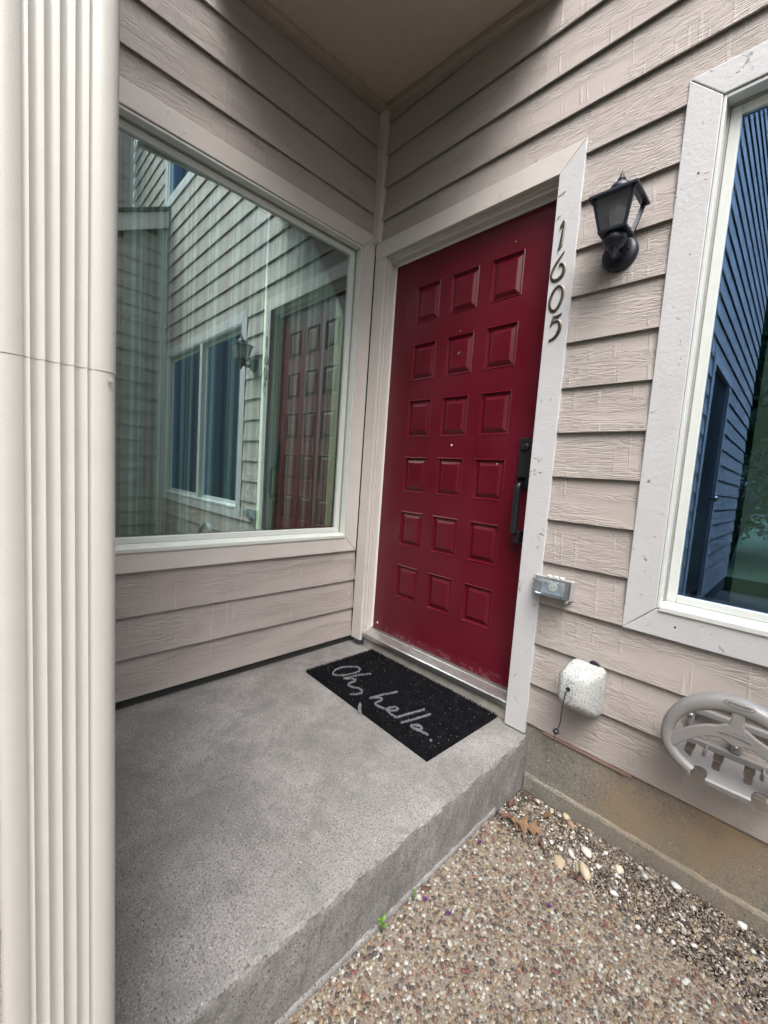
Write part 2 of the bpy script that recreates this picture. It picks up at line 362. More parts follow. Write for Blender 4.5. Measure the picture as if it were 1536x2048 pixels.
# ------------------------------------------------------------------ door wall
wall = thing('house_wall', 'mauve lap siding wall around the red door and lantern, brightest on the right', 'wall', (1.7, .1, 0))
zk = lambda k: .054 + .161 * k
for k in range(0, 36):
    z = zk(k); xe = 3.45 if z < 3.7 else 4.95
    if k <= 2: segs = [(1.0, xe)]
    elif k <= 12: segs = [(1.0, 1.40), (3.33, xe)]
    elif 23 <= k <= 31: segs = [(.0, 2.56), (3.48, xe)]
    else: segs = [(.0, xe)]
    for a, b in segs: board(F_DOOR, a, b, z, wall)
core = MB()
core.box(.0, .08, .03, .16, .12, 2.2); core.box(1.0, 1.43, .03, .16, -.3, 2.2); core.box(3.31, 4.95, .03, .16, -.3, 2.2)
core.box(1.43, 3.31, .03, .16, -.3, .6); core.box(0, 4.95, .03, .16, 2.2, 3.8); core.box(0, 2.6, .03, .16, 3.8, 5.9); core.box(3.44, 4.95, .03, .16, 3.8, 5.9)
core.box(2.6, 3.44, .03, .16, 5.2, 5.9); core.box(.08, 1.0, .12, .16, -.3, .05)
core.build('wall_core', M['room_dark'], wall)
fb = MB().box(1.06, 3.5, .012, .3, -.5, .07).build('foundation', M['found'], wall)
mb = MB(); rings = []
for x in np.linspace(1.095, 3.5, 90):
    j = (math.sin(x * 47) + math.sin(x * 119 + 1)) * .0018
    rings.append([(x, .03, -.5), (x, .03, -.148), (x, .0115, -.150 + j), (x, .004 + j, -.153 + j), (x, .001 + j * .5, -.160), (x, -.002, -.5)])
mb.loops(rings).build('foundation_ledge', M['found'], wall, smooth=False)
mb = MB().box(1.145, 1.45, .004, .02, .040, .0530); mb.build('flashing_strip', plain('rusty_flashing', (.30, .20, .16), .6), wall, bevel=.001)

for (x, k) in ((1.125, 1), (1.36, 5), (1.12, 8), (1.31, 9), (1.50, 13), (.62, 14), (1.05, 15), (1.30, 16), (.35, 15), (1.16, 4), (1.345, 2), (1.62, 1), (.80, 16)):
    MB().lathe([(.0028, -.003), (.0028, .0002), (.0018, .0008), (.0004, .0009)], (x, .0065 + .014 * .25, zk(k) + .030), (0, -1, .09), 10).build('nail_head', M['nail'], wall)
# corner post, moulding, ceiling
MB().box(-.012, .038, -.020, .020, 2.20, 2.86).build('corner_board', M['trim'], wall, bevel=.002)
ceil_z = lambda x, y: 2.872 - .075 * x + .075 * y
def tilted(x0, x1, y0, y1, dz0, dz1):
    q = [(x0, y0), (x1, y0), (x1, y1), (x0, y1)]
    return MB().hexa([(x, y, ceil_z(x, y) + dz0) for x, y in q] + [(x, y, ceil_z(x, y) + dz1) for x, y in q])
ceil = thing('porch_ceiling', 'dark brown porch soffit above the red door', 'ceiling', (.5, -.7, 2.86))
tilted(-.05, .93, -.86, .03, 0, .03).build('soffit_panel', M['soffit'], ceil)
tilted(-.012, .040, -.86, -.022, -.028, -.001).build('moulding', M['moulding'], ceil, bevel=.003)
tilted(.040, .93, -.022, .02, -.034, -.001).build('moulding', M['moulding'], ceil, bevel=.003)
tilted(.931, .952, -.88, .0, -.03, .13).build('fascia', M['trim'], ceil, bevel=.002)
tilted(.0, .930, -.882, -.861, -.03, .13).build('fascia', M['trim'], ceil, bevel=.002)
# ------------------------------------------------------------------ window wall
wwall = thing('house_wall', 'shaded lap siding wall holding the big picture window left of the red door', 'wall', (-.1, -.7, 0))
zw = lambda k: .0445 + .1645 * k
for k in range(0, 18):
    z = zw(k)
    if k <= 2: board(F_WIN, -1.46, .010, z, wwall, .1645)
    elif k <= 12: board(F_WIN, -1.46, -1.42, z, wwall, .1645)
    elif k <= 17: board(F_WIN, -1.46, .012, z, wwall, .1645)
    else: board(F_WIN, -1.46, -.88, z, wwall, .1645)
core = MB()
core.box(-.16, -.03, -1.46, .16, -.3, .60); core.box(-.16, -.03, -1.46, .16, 2.18, 2.98); core.box(-.16, -.03, -.06, .16, .6, 2.18); core.box(-.16, -.03, -1.6, -1.42, .6, 2.18)
core.build('wall_core', M['room_dark'], wwall)

# ------------------------------------------------------------------ outer wall beside the camera (reflected in the right window)
owall = thing('house_wall', 'tall lap siding wall behind the white downspout, seen reflected in the right window', 'wall', (1.1, -4, 0))
for k in range(-1, 32):
    z = zk(k)
    segs = [(-6.1, -3.86), (-2.74, -1.46)] if k <= 12 else [(-6.1, -1.46)]
    for a, b in segs: board(F_OUT, a, b, z, owall)
for k in range(0, 17): board(F_ALC, -.0, 1.095, zk(k), owall)
core = MB(); core.box(.95, 1.075, -6.1, -3.84, -.3, 5.3); core.box(.95, 1.075, -2.76, -1.485, -.3, 5.3); core.box(.95, 1.075, -3.84, -2.76, 2.2, 5.3)
core.box(-.2, .95, -1.62, -1.485, -.3, 3.0); core.box(-.2, .95, -.86, .02, 2.96, 3.02)
core.build('wall_core', M['room_dark'], owall)
MB().box(1.04, 1.112, -1.475, -1.452, -.19, 2.82).build('corner_board', M['trim'], owall, bevel=.002)
cd = thing('closet_door', 'storage closet door in the side wall, seen only as a blue reflection', 'door', (1.1, -3.3, 0))
pbox(MB(), F_OUT, -3.78, -2.84, .03, .06, .02, 2.12).build('door_leaf', M['closet_door'], cd)
mb = MB(); pbox(mb, F_OUT, -3.86, -3.79, -.004, .03, -.1, 2.2); pbox(mb, F_OUT, -2.83, -2.74, -.004, .03, -.1, 2.2); pbox(mb, F_OUT, -3.79, -2.83, -.004, .03, 2.12, 2.2)
mb.build('door_casing', M['trim'], cd, bevel=.002)
MB().lathe([(.012, 0), (.012, .03), (.028, .04), (.03, .055), (.02, .068), (.001, .072)], F_OUT(-3.70, .03, .98), (1, 0, 0)).build('door_knob', M['alu'], cd, smooth=True)

# ------------------------------------------------------------------ neighbouring wing (reflected in the picture window)
nwall = thing('house_wall', 'neighbouring wing wall with sloping roof edge, reflected at the left of the picture window', 'wall', (3.5, -.8, 0))
rake = lambda y: 3.56 + .50 * y
for k in range(-1, 23):
    z = zk(k); yl = max(-1.5, (z + .08 - 3.56) / .50)
    if yl < -.05: board(F_NEI, yl, 0, z, nwall)
mb = MB(); mb.prism([(0, -.3), (0, rake(0)), (-1.5, rake(-1.5)), (-1.5, -.3)], lambda p, d: F_NEI(p[0], d, p[1]), .03, .12); mb.build('wall_core', M['room_dark'], nwall)
mb = MB(); mb.prism([(0, rake(0) - .02), (0, rake(0) + .15), (-1.7, rake(-1.7) + .15), (-1.7, rake(-1.7) - .02)], lambda p, d: F_NEI(p[0], d, p[1]), -.08, -.055); mb.build('rake_board', M['trim'], nwall)
mb = MB(); mb.prism([(0, rake(0) + .152), (0, rake(0) + .19), (-1.8, rake(-1.8) + .19), (-1.8, rake(-1.8) + .152)], lambda p, d: F_NEI(p[0], d, p[1]), -.11, 2.0); mb.build('roof', M['shingle'], nwall)
MB().box(3.425, 3.45, -.045, .002, -.1, 3.58).build('corner_board', M['trim'], nwall)
for k in range(23, 36): board(lambda u, d, z: (4.95 + d, u, z), -1.2, 0, zk(k), nwall)
MB().box(4.92, 4.95, -.03, .002, 3.7, 5.85).build('corner_board', M['trim'], nwall)

shade_wall = thing('house_wall', 'unseen wall added behind the viewer to darken the side wall opposite', 'wall', (3.2, -4.5, 0))  # unseen, added to block low sky from the outer wall
for k in range(-1, 22): board(lambda u, d, z: (3.2 + d, u, z), -7.0, -2.5, zk(k), shade_wall)
MB().box(3.23, 3.4, -7.0, -2.5, -.3, 3.6).build('wall_core', M['room_dark'], shade_wall)

# upper window above the wing (reflection)
uw = thing('upper_window', 'upstairs window seen only as a reflection at the top left of the picture window', 'window', (3.0, .02, 3.8))
mb = MB()
for a in ((2.50, 2.59, 3.76, 5.25), (3.45, 3.54, 3.76, 5.25), (2.59, 3.45, 3.76, 3.84), (2.59, 3.45, 5.17, 5.25)): pbox(mb, F_DOOR, a[0], a[1], 0, .02, a[2], a[3])
mb.build('window_trim', M['trim_worn'], uw, bevel=.002)
mb = MB()
for a in ((2.59, 2.63, 3.84, 5.17), (3.41, 3.45, 3.84, 5.17), (2.63, 3.41, 3.84, 3.88), (2.63, 3.41, 5.13, 5.17)): pbox(mb, F_DOOR, a[0], a[1], .01, .05, a[2], a[3])
mb.build('sash', M['vinyl'], uw)
pbox(MB(), F_DOOR, 2.62, 3.42, .05, .056, 3.87, 5.14).build('pane', M['glass_right'], uw)
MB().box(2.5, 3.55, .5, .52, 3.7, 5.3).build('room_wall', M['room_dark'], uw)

# ------------------------------------------------------------------ windows
def window(th, fr, u0, u1, z0, z1, tw, trimmat, glass, mullion=None, flip=False, sillmat=None):
    """u0..u1, z0..z1 = clear opening inside the trim"""
    a, b, c, d = u0 - tw, u1 + tw, z0 - tw, z1 + tw
    g_ = .0012
    for poly in ([(a, c), (a, d), (u0, z1), (u0, z0)], [(b, c), (u1, z0), (u1, z1), (b, d)]):
        panel(fr, poly, 0, .019, 'casing', trimmat, th, .0025)
    for poly in ([(a + g_ * 2, c), (u0 + g_, z0 - g_), (u1 - g_, z0 - g_), (b - g_ * 2, c)], [(a + g_ * 2, d), (b - g_ * 2, d), (u1 - g_, z1 + g_), (u0 + g_, z1 + g_)]):
        panel(fr, poly, -.0006, .0184, 'casing', trimmat, th, .0025)
    f = M['vinyl']
    mb = MB(); w1 = .020; w2 = .034
    A, B, C_, D = u0 + .001, u1 - .001, z0 + .001, z1 - .001
    pbox(mb, fr, A, A + w1 * .4, .004, .07, C_, D); pbox(mb, fr, B - w1 * .4, B, .004, .07, C_, D)
    pbox(mb, fr, A + w1 * .4, B - w1 * .4, .004, .07, D - w1 * .5, D)
    mb.build('window_frame', f, th, bevel=.0015)
    # sloping sill nosing
    mb = MB().prism([(-.006, C_ - .006), (-.006, C_ + .010), (.048, C_ + .020), (.07, C_ + .020), (.07, C_ - .002), (.0, C_ - .002)], lambda p, u: fr(u, p[0], p[1]), A + w1 * .4, B - w1 * .4)
    mb.build('window_sill', f, th, bevel=.002)
    bars = []
    E, Fv, G, H = A + w1 * .4, B - w1 * .4, C_ + .0205, D - w1 * .5
    spans = [(E, Fv)] if not mullion else [(E, mullion - .03), (mullion + .03, Fv)]
    if mullion:
        pbox(MB(), fr, mullion - .03, mullion + .03, .006, .07, G, H).build('mullion', f, th, bevel=.002)
    mb = MB(); strip_w = .0055
    for a_ in ((E, E + strip_w, G, H), (Fv - strip_w, Fv, G, H), (E + strip_w, Fv - strip_w, H - strip_w, H)): pbox(mb, fr, a_[0], a_[1], .040, .066, a_[2], a_[3])
    mb.build('reveal_shade', M['reveal_shade'], th)  # strips colouring in the reveal's shade between frame and sash
    spans = [(p + (strip_w + .0002 if p == E else 0), q - (strip_w + .0002 if q == Fv else 0)) for p, q in spans]; H -= strip_w + .0002
    for (p, q) in spans:
        mb = MB()
        for (s0, s1, t0, t1) in ((p, p + w2 * .8, G, H), (q - w2 * .8, q, G, H), (p + w2 * .8, q - w2 * .8, G, G + w2 * .72), (p + w2 * .8, q - w2 * .8, H - w2 * .8, H)):
            pbox(mb, fr, s0, s1, .046, .066, t0, t1)
        mb.build('sash', f, th, bevel=.003, seg=3)
        mb = MB()
        for (s0, s1, t0, t1) in ((p + w2 * .8, p + w2, G, H), (q - w2, q - w2 * .8, G, H), (p + w2, q - w2, G + w2 * .72, G + w2 * .95), (p + w2, q - w2, H - w2, H - w2 * .8)):
            pbox(mb, fr, s0, s1, .066, .074, t0, t1)
        mb.build('spacer', M['box_grey'], th)
        pn = pbox(MB(), fr, p + w2 * .7, q - w2 * .7, .0575, .0605, G + .02, H - .02).build('pane', glass, th)
        pn.data.materials.append(M['clear'])
        for pf in pn.data.polygons:      # only the outer face carries the coating
            if pf.index != 2: pf.material_index = 1
        pbox(MB(), fr, p + w2 * .7, q - w2 * .7, .0745, .0765, G + .02, H - .02).build('pane', M['clear'], th)

pw = thing('picture_window', 'large fixed picture window in the shaded wall left of the red door', 'window', (0, -.75, .6))
window(pw, F_WIN, -1.40, -.082, .628, 2.158, .082, M['trim'], M['glass_left'])
rw = thing('house_window', 'right window with weathered cracked casing and blue reflections', 'window', (2.35, 0, .6))
window(rw, F_DOOR, 1.456, 3.30, .622, 2.124, .088, M['trim_worn'], M['glass_right'], mullion=2.33)
# holes and staples on the right casing
for (x, z, r_) in ((1.512, .578, .0035), (1.60, .585, .0013), (1.42, 1.93, .003), (1.425, 1.70, .0016)):
    MB().lathe([(r_, -.0012), (r_, 0), (.0003, .0002)], (x, -.0006, z), (0, -1, 0), 10).build('nail_hole', M['black'], rw)

# room behind the picture window and its curtain
mb = MB()
for a in ((-4.02, -4.0, -1.5, .14, .2, 2.6), (-4.0, -.17, .14, .158, .2, 2.6), (-4.0, -.17, -1.52, -1.5, .2, 2.6), (-4.0, -.17, -1.5, .14, .2, .22), (-.29, -.17, -1.5, .14, 2.58, 2.6)): mb.box(*a)
mb.build('living_room', M['room'], kind='structure')  # ceiling left mostly open, an added skylight to brighten the curtains
def curtain(y0, y1, n, amp, x, name, label, lean=0):
    rows = []
    for zz in (.45, .9, 1.4, 1.9, 2.30):
        t = (2.30 - zz) / 1.85
        rows.append([(x + amp * math.sin(i / n * 2 * math.pi * (y1 - y0) * 11) * (.6 + .4 * t) + .004 * math.sin(i * .7), y0 + (y1 - y0) * i / n + lean * t * (1 - abs(i / n - .5)), zz) for i in range(n + 1)])
    mb = MB(); mb.loops(rows, close=False, caps=False); o = mb.build(name, M['curtain'], smooth=True)
    md = o.modifiers.new('thickness', 'SOLIDIFY'); md.thickness = .002
    return tag(o, label, 'curtain', 'curtains inside the picture window')
curtain(-.51, -.075, 140, .020, -.205, 'curtain', 'right striped curtain nearest the red door behind the glass', .03)
curtain(-1.44, -.50, 240, .03, -.25, 'curtain', 'wide left striped curtain behind the picture window, mostly hidden by reflections')
# room behind the right window
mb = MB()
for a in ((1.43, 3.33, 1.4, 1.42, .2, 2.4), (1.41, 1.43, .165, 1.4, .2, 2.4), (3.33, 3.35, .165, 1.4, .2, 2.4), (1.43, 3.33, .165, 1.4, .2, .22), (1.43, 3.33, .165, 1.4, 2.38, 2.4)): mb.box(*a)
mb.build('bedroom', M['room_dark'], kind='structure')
tag(MB().box(1.622, 3.2, .082, .085, .55, 2.25).build('window_shade', M['shade_cloth']), 'pale green shade hanging behind the right window', 'shade')

# ------------------------------------------------------------------ front door
fd = thing('front_door', 'burgundy red front door with eighteen raised square panels', 'door', (.55, .09, .1))
XL, XR, ZB, ZT = .095, 1.005, .112, 2.088; YD = .080
cols = [(.253, .406), (.471, .623), (.686, .839)]; rows_ = [(1.760, 1.943), (1.474, 1.658), (1.187, 1.377), (.902, 1.086), (.617, .801), (.331, .512)]
# face of the leaf with openings: stiles, rails
mb = MB()
xs = [XL] + [v for c in cols for v in c] + [XR]; zs = [ZB] + [v for r_ in reversed(rows_) for v in r_] + [ZT]
gv = {}; vs = []; fs = []
for i, x in enumerate(xs):
    for j, z in enumerate(zs): gv[i, j] = len(vs); vs.append((x, YD, z))
for i in range(len(xs) - 1):
    for j in range(len(zs) - 1):
        if i % 2 == 1 and j % 2 == 1: continue
        fs.append((gv[i, j], gv[i + 1, j], gv[i + 1, j + 1], gv[i, j + 1]))
mb.add(vs, fs)
mb.add([(XL, YD, ZB), (XR, YD, ZB), (XR, YD, ZT), (XL, YD, ZT), (XL, YD + .04, ZB), (XR, YD + .04, ZB), (XR, YD + .04, ZT), (XL, YD + .04, ZT)], [(0, 4, 5, 1), (1, 5, 6, 2), (2, 6, 7, 3), (3, 7, 4, 0), (4, 7, 6, 5)])
leaf = mb.build('door_leaf', M['door'], fd)
pm = None
for (x0, x1) in cols:
    for (z0, z1) in rows_:
        if pm is None:
            w_, h_ = .153, .184; mb = MB()
            prof = [(0, 0), (.004, -.0025), (.009, .0085), (.014, .0095), (.030, .001), (.034, .0)]
            rings = [[(-w_ / 2 + i_, d_, -h_ / 2 + i_), (w_ / 2 - i_, d_, -h_ / 2 + i_), (w_ / 2 - i_, d_, h_ / 2 - i_), (-w_ / 2 + i_, d_, h_ / 2 - i_)] for i_, d_ in prof]
            mb.loops(rings, caps=False); n_ = len(mb.v); mb.f.append((n_ - 4, n_ - 3, n_ - 2, n_ - 1))
            p_ = mb.build('door_panel', M['door'], fd); pm = p_
        else:
            p_ = pm.copy(); COL.objects.link(p_)
        p_.location = ((x0 + x1) / 2, YD, (z0 + z1) / 2); p_.scale = ((x1 - x0) / .153, 1, (z1 - z0) / .184)
        p_.parent = fd; p_.matrix_parent_inverse = Matrix.Translation(-Vector(fd.location))
MB().lathe([(.007, 0), (.007, .003), (.0045, .004), (.004, .001), (.0003, .0008)], (.547, YD, 1.571), (0, -1, 0), 16).build('peephole', M['brass'], fd, smooth=True)
for (x, z, r_) in ((.549, 1.146, .0045), (.135, .148, .007), (.790, 1.985, .002), (.545, 1.672, .002), (.80, 1.065, .0022)):
    q = [(x + r_ * random.uniform(.7, 1.2) * math.cos(t), YD - .0007, z + r_ * random.uniform(.7, 1.2) * math.sin(t)) for t in np.linspace(0, 2 * math.pi, 9)[:-1]]
    MB().loops([q, [(a, YD + .001, c) for a, b, c in q]]).build('paint_chip', M['white'], fd)
# handle set
hs_ = MB().box(.907, .962, YD - .020, YD, .968, 1.172).build('handle_plate', M['black'], fd, bevel=.004, seg=3)
MB().lathe([(.015, 0), (.015, .006), (.012, .008), (.0005, .008)], (.935, YD - .020, 1.135), (0, -1, 0), 20).build('keyhole', M['black'], hs_, smooth=True)
MB().prism([(-.020, 1.000), (-.046, 1.012), (-.048, 1.016), (-.020, 1.010)], lambda p, x: (x, YD + p[0], p[1]), .917, .950).build('thumb_latch', M['black'], hs_, bevel=.002)
gp = MB(); gp.tube([(.934, YD - .018, .985), (.934, YD - .045, .980), (.934, YD - .054, .965)], .0115, 10)
gp.build('grip_elbow', M['black'], fd, smooth=True)
MB().box(.923, .946, YD - .066, YD - .044, .782, .975).build('grip', M['black'], fd, bevel=.005, seg=3)
MB().box(.928, .956, YD - .045, YD, .742, .795).build('grip_mount', M['black'], fd, bevel=.006, seg=3)
# casing and jambs
panel(F_DOOR, [(.006, .041), (.006, 2.116), (.081, 2.116), (.081, .041)], .001, .020, 'casing', M['trim'], fd)
panel(F_DOOR, [(.006, 2.1165), (.006, 2.200), (1.078, 2.200), (.9905, 2.1165)], 0, .019, 'casing', M['trim'], fd)
panel(F_DOOR, [(.9910, .006), (.9910, 2.1155), (1.0795, 2.1985), (1.0795, .006)], -.0008, .0195, 'casing', M['trim_worn'], fd)
mb = MB()
for a in ((.072, .0885, .021, .034, .085, 2.1155), (.072, .096, .0345, .079, .085, 2.1150), (.9985, 1.02, .021, .034, .085, 2.11), (.994, 1.02, .0345, .079, .085, 2.11)): mb.box(*a)
mb.build('door_jamb', M['trim'], fd, bevel=.0015)
mb = MB()
for a in ((.0885, .9985, .021, .034, 2.1080, 2.13), (.096, .994, .0345, .079, 2.0925, 2.13)): mb.box(*a)
mb.build('head_jamb', M['trim'], fd, bevel=.0015)
mb = MB(); mb.box(.0962, .1010, .070, .0788, .115, 2.087); mb.box(.1010, .985, .070, .0788, 2.084, 2.0922)
mb.build('weather_strip', M['white'], fd)
MB().prism([(.095, .112), (.060, .108), (.056, .103), (.016, .090), (.011, .085), (.013, .064), (.03, .060), (.095, .060)], lambda p, x: (x, p[0], p[1]), .0835, .990).build('threshold', M['alu'], fd, bevel=.001)
MB().box(.083, .9895, .030, .11, .0005, .0595).build('sill_board', M['wood'], fd, bevel=.003)

# house digits, brass, screwed down the casing
def stroke(pts, ws, z0, name, label, closed=False, join=None):
    """calligraphic ribbon in the casing plane; pts (x,z) in metres, ws half-widths"""
    P = [Vector((p[0], 0, p[1])) for p in pts]
    # catmull subdivision
    def cr(a, b, c, d, t): return .5 * ((2 * b) + (c - a) * t + (2 * a - 5 * b + 4 * c - d) * t * t + (3 * b - a - 3 * c + d) * t ** 3)
    Q = []; W = []; n = len(P); rng_ = range(n if closed else n - 1)
    for i in rng_:
        g_ = (lambda k: P[k % n]) if closed else (lambda k: P[max(0, min(n - 1, k))]); h_ = (lambda k: ws[k % n]) if closed else (lambda k: ws[max(0, min(n - 1, k))])
        for s_ in range(5):
            t = s_ / 5; Q.append(cr(g_(i - 1), g_(i), g_(i + 1), g_(i + 2), t)); W.append(h_(i) * (1 - t) + h_(i + 1) * t)
    if not closed: Q.append(P[-1]); W.append(ws[-1])
    rings = []; m_ = len(Q)
    for i in range(m_):
        t = (Q[(i + 1) % m_] - Q[(i - 1) % m_]) if closed else (Q[min(i + 1, m_ - 1)] - Q[max(i - 1, 0)])
        t.normalize(); nrm = Vector((t.z, 0, -t.x)); a, b_ = Q[i] - nrm * W[i], Q[i] + nrm * W[i]
        rings.append([(a.x, -.001, a.z), (a.x, -.0045, a.z), (a.x * .7 + b_.x * .3, -.0062, a.z * .7 + b_.z * .3), (a.x * .3 + b_.x * .7, -.0062, a.z * .3 + b_.z * .7), (b_.x, -.0045, b_.z), (b_.x, -.001, b_.z)])
    if closed: rings.append(rings[0])
    mb = join if join else MB(); mb.loops(rings, caps=not closed)
    if name is None: return mb
    o = mb.build(name, M['brass']); smooth_angle(o, 45)
    return tag(o, label, 'house number', 'house number digits on the door casing')
stroke([(1.016, 1.918), (1.021, 1.927), (1.030, 1.940), (1.0295, 1.915), (1.026, 1.878), (1.0235, 1.856), (1.016, 1.841)], [.002, .0045, .004, .0045, .0055, .006, .0015], 0, 'house_digit', 'brass digit 1, topmost of the house number')
stroke([(1.040, 1.831), (1.026, 1.812), (1.010, 1.788), (1.0015, 1.762), (1.007, 1.743), (1.022, 1.737), (1.040, 1.747), (1.047, 1.768), (1.042, 1.785), (1.032, 1.790), (1.027, 1.784)], [.0018, .0035, .0045, .005, .0055, .005, .006, .006, .0055, .004, .003], 0, 'house_digit', 'brass digit 6 below the digit 1')
stroke([(1.031, 1.713), (1.046, 1.705), (1.0515, 1.685), (1.046, 1.655), (1.033, 1.632), (1.020, 1.629), (1.0085, 1.644), (1.0055, 1.668), (1.015, 1.698)], [.004, .005, .0055, .005, .0045, .006, .006, .0055, .0045], 0, 'house_digit', 'oval brass zero between the other numerals, third from the top', True)
five = stroke([(1.055, 1.613), (1.044, 1.606), (1.034, 1.604), (1.0255, 1.606), (1.0235, 1.597), (1.0205, 1.584), (1.0165, 1.572)], [.0012, .0052, .0045, .003, .0032, .003, .002], 0, None, '')
stroke([(1.019, 1.580), (1.030, 1.587), (1.044, 1.587), (1.0525, 1.574), (1.051, 1.553), (1.041, 1.534), (1.029, 1.525), (1.016, 1.522)], [.0018, .0032, .0042, .0060, .0068, .0055, .0042, .0038], 0, 'house_digit', 'brass digit 5, lowest of the house number', join=five)

# ------------------------------------------------------------------ wall lantern
ln = thing('wall_lantern', 'black coach lantern with clear glass and a bulb between door and right window', 'lantern', (1.228, 0, 1.765))
lm = M['lantern']; cx, cy = 1.241, -.094
MB().lathe([(.054, -.022), (.054, .006), (.050, .012), (.040, .018), (.024, .021), (.001, .022)], (1.228, .002, 1.763), (0, -1, 0), 40).build('back_plate', lm, ln, smooth=True)
MB().lathe([(.004, 0), (.004, .003), (.001, .004)], (1.259, -.016, 1.765), (0, -1, 0), 12).build('screw', M['black'], ln, smooth=True)
MB().tube([(1.228, -.018, 1.748), (1.229, -.04, 1.742), (1.234, -.065, 1.745), (cx, cy, 1.758)], [.014, .012, .012, .014], 14).build('arm', lm, ln, smooth=True)
def ring4(h, z): return [(cx - h, cy - h, z), (cx + h, cy - h, z), (cx + h, cy + h, z), (cx - h, cy + h, z)]
MB().loops([ring4(.060, 1.876), ring4(.068, 1.874), ring4(.068, 1.882), ring4(.056, 1.889), ring4(.040, 1.900), ring4(.028, 1.908)]).build('roof', lm, ln, bevel=.0012)
MB().lathe([(.030, 1.900), (.032, 1.912), (.028, 1.922), (.018, 1.930), (.010, 1.934), (.009, 1.938), (.012, 1.941), (.009, 1.945), (.005, 1.950), (.006, 1.954), (.001, 1.966)], (cx, cy, 0)).build('finial', lm, ln, smooth=True)
zt, zb, ht, hb = 1.876, 1.784, .056, .036
for i in range(4):
    sx, sy = ((-1, -1), (1, -1), (1, 1), (-1, 1))[i]
    t_ = .0042; mb = MB()
    p = [Vector((cx + sx * hb, cy + sy * hb, zb)), Vector((cx + sx * ht, cy + sy * ht, zt))]
    mb.hexa([p[0] + Vector((a * t_, b * t_, 0)) for a, b in ((-1, -1), (1, -1), (1, 1), (-1, 1))] + [p[1] + Vector((a * t_, b * t_, 0)) for a, b in ((-1, -1), (1, -1), (1, 1), (-1, 1))])
    mb.build('corner_bar', lm, ln)
    sx2, sy2 = ((-1, -1), (1, -1), (1, 1), (-1, 1))[(i + 1) % 4]
    q = [(cx + sx * (hb - .002), cy + sy * (hb - .002), zb), (cx + sx2 * (hb - .002), cy + sy2 * (hb - .002), zb), (cx + sx2 * (ht - .002), cy + sy2 * (ht - .002), zt), (cx + sx * (ht - .002), cy + sy * (ht - .002), zt)]
    c_ = Vector((cx, cy, 1.83)); inn = [tuple(Vector(a) + (Vector((c_.x, c_.y, a[2])) - Vector(a)).normalized() * .002) for a in q]
    MB().loops([q, inn]).build('lantern_pane', M['lantern_glass'], ln)
MB().loops([ring4(.040, 1.777), ring4(.041, 1.784), ring4(.034, 1.786)]).build('bottom_frame', lm, ln)
MB().lathe([(.020, 1.782), (.033, 1.780), (.0335, 1.758), (.032, 1.755), (.029, 1.753), (.027, 1.745), (.020, 1.740), (.014, 1.737), (.0148, 1.734), (.011, 1.730), (.0118, 1.727), (.008, 1.722), (.0086, 1.719), (.005, 1.713), (.0055, 1.711), (.001, 1.705)], (cx, cy, 0)).build('cup', lm, ln, smooth=True)
MB().lathe([(.017, 1.784), (.018, 1.806), (.0185, 1.812)], (cx, cy, 0)).build('bulb_collar', M['off_white'], ln, smooth=True)
MB().lathe([(.0185, 1.812), (.022, 1.824), (.0245, 1.838), (.023, 1.852), (.016, 1.863), (.007, 1.868), (.0005, 1.869)], (cx, cy, 0)).build('bulb', M['frost'], ln, smooth=True)

# ------------------------------------------------------------------ outlet box straddling the casing edge
ob = thing('outlet_box', 'weatherproof outlet with clear flip cover beside the door casing', 'outlet', (1.13, -.01, .61))
MB().box(1.058, 1.205, -.014, .006, .574, .648).build('box_base', M['box_grey'], ob, bevel=.006, seg=3)
MB().box(1.090, 1.176, -.018, -.0142, .585, .637).build('cover_plate', M['box_gang'], ob, bevel=.002)
rc = MB().lathe([(.015, 0), (.015, .004), (.0005, .004)], (1.136, -.018, .614), (0, -1, 0), 24).build('receptacle', M['off_white'], ob)
for a in ((1.128, 1.135, -.0228, -.0219, .6085, .6105), (1.141, 1.1435, -.0228, -.0219, .614, .618)): MB().box(*a).build('slot', M['black'], rc)
MB().box(1.104, 1.109, -.0190, -.0179, .622, .625).build('screw', M['black'], ob)
def hollow(mb, b0, b1, y0, y1, t):
    (x0, x1, z0, z1), (a0, a1, c0, c1) = b0, b1
    outer = [[(x0, y0, z0), (x1, y0, z0), (x1, y0, z1), (x0, y0, z1)], [(a0, y1, c0), (a1, y1, c0), (a1, y1, c1), (a0, y1, c1)]]
    inner = [[(x0 + t, y0, z0 + t), (x1 - t, y0, z0 + t), (x1 - t, y0, z1 - t), (x0 + t, y0, z1 - t)], [(a0 + t, y1 + t, c0 + t), (a1 - t, y1 + t, c0 + t), (a1 - t, y1 + t, c1 - t), (a0 + t, y1 + t, c1 - t)]]
    mb.loops([outer[0], outer[1]]); return mb
cv = hollow(MB(), (1.070, 1.198, .580, .643), (1.080, 1.186, .588, .636), -.0145, -.062, .002).build('clear_cover', M['clear_box'], ob, bevel=.003, seg=2)
mb = MB()
for (x0, x1, z0, z1) in ((1.066, 1.202, .643, .648), (1.066, 1.202, .575, .580), (1.064, 1.070, .576, .647), (1.198, 1.204, .576, .647)): mb.box(x0, x1, -.020, -.0142, z0, z1)
mb.build('cover_rim', M['box_grey'], ob, bevel=.0015)
mb = MB()
for x in (1.112, 1.135, 1.158): mb.tube([(x, -.016, .652), (x + .015, -.016, .652)], .0052, 10)
mb.build('hinge', M['off_white'], ob, smooth=True)
MB().lathe([(.004, -.003), (.0065, -.003), (.0065, .003), (.004, .003)], (1.188, -.02, .571), (0, 1, 0), 14).build('hasp', M['box_grey'], ob, smooth=True)
mb = MB()
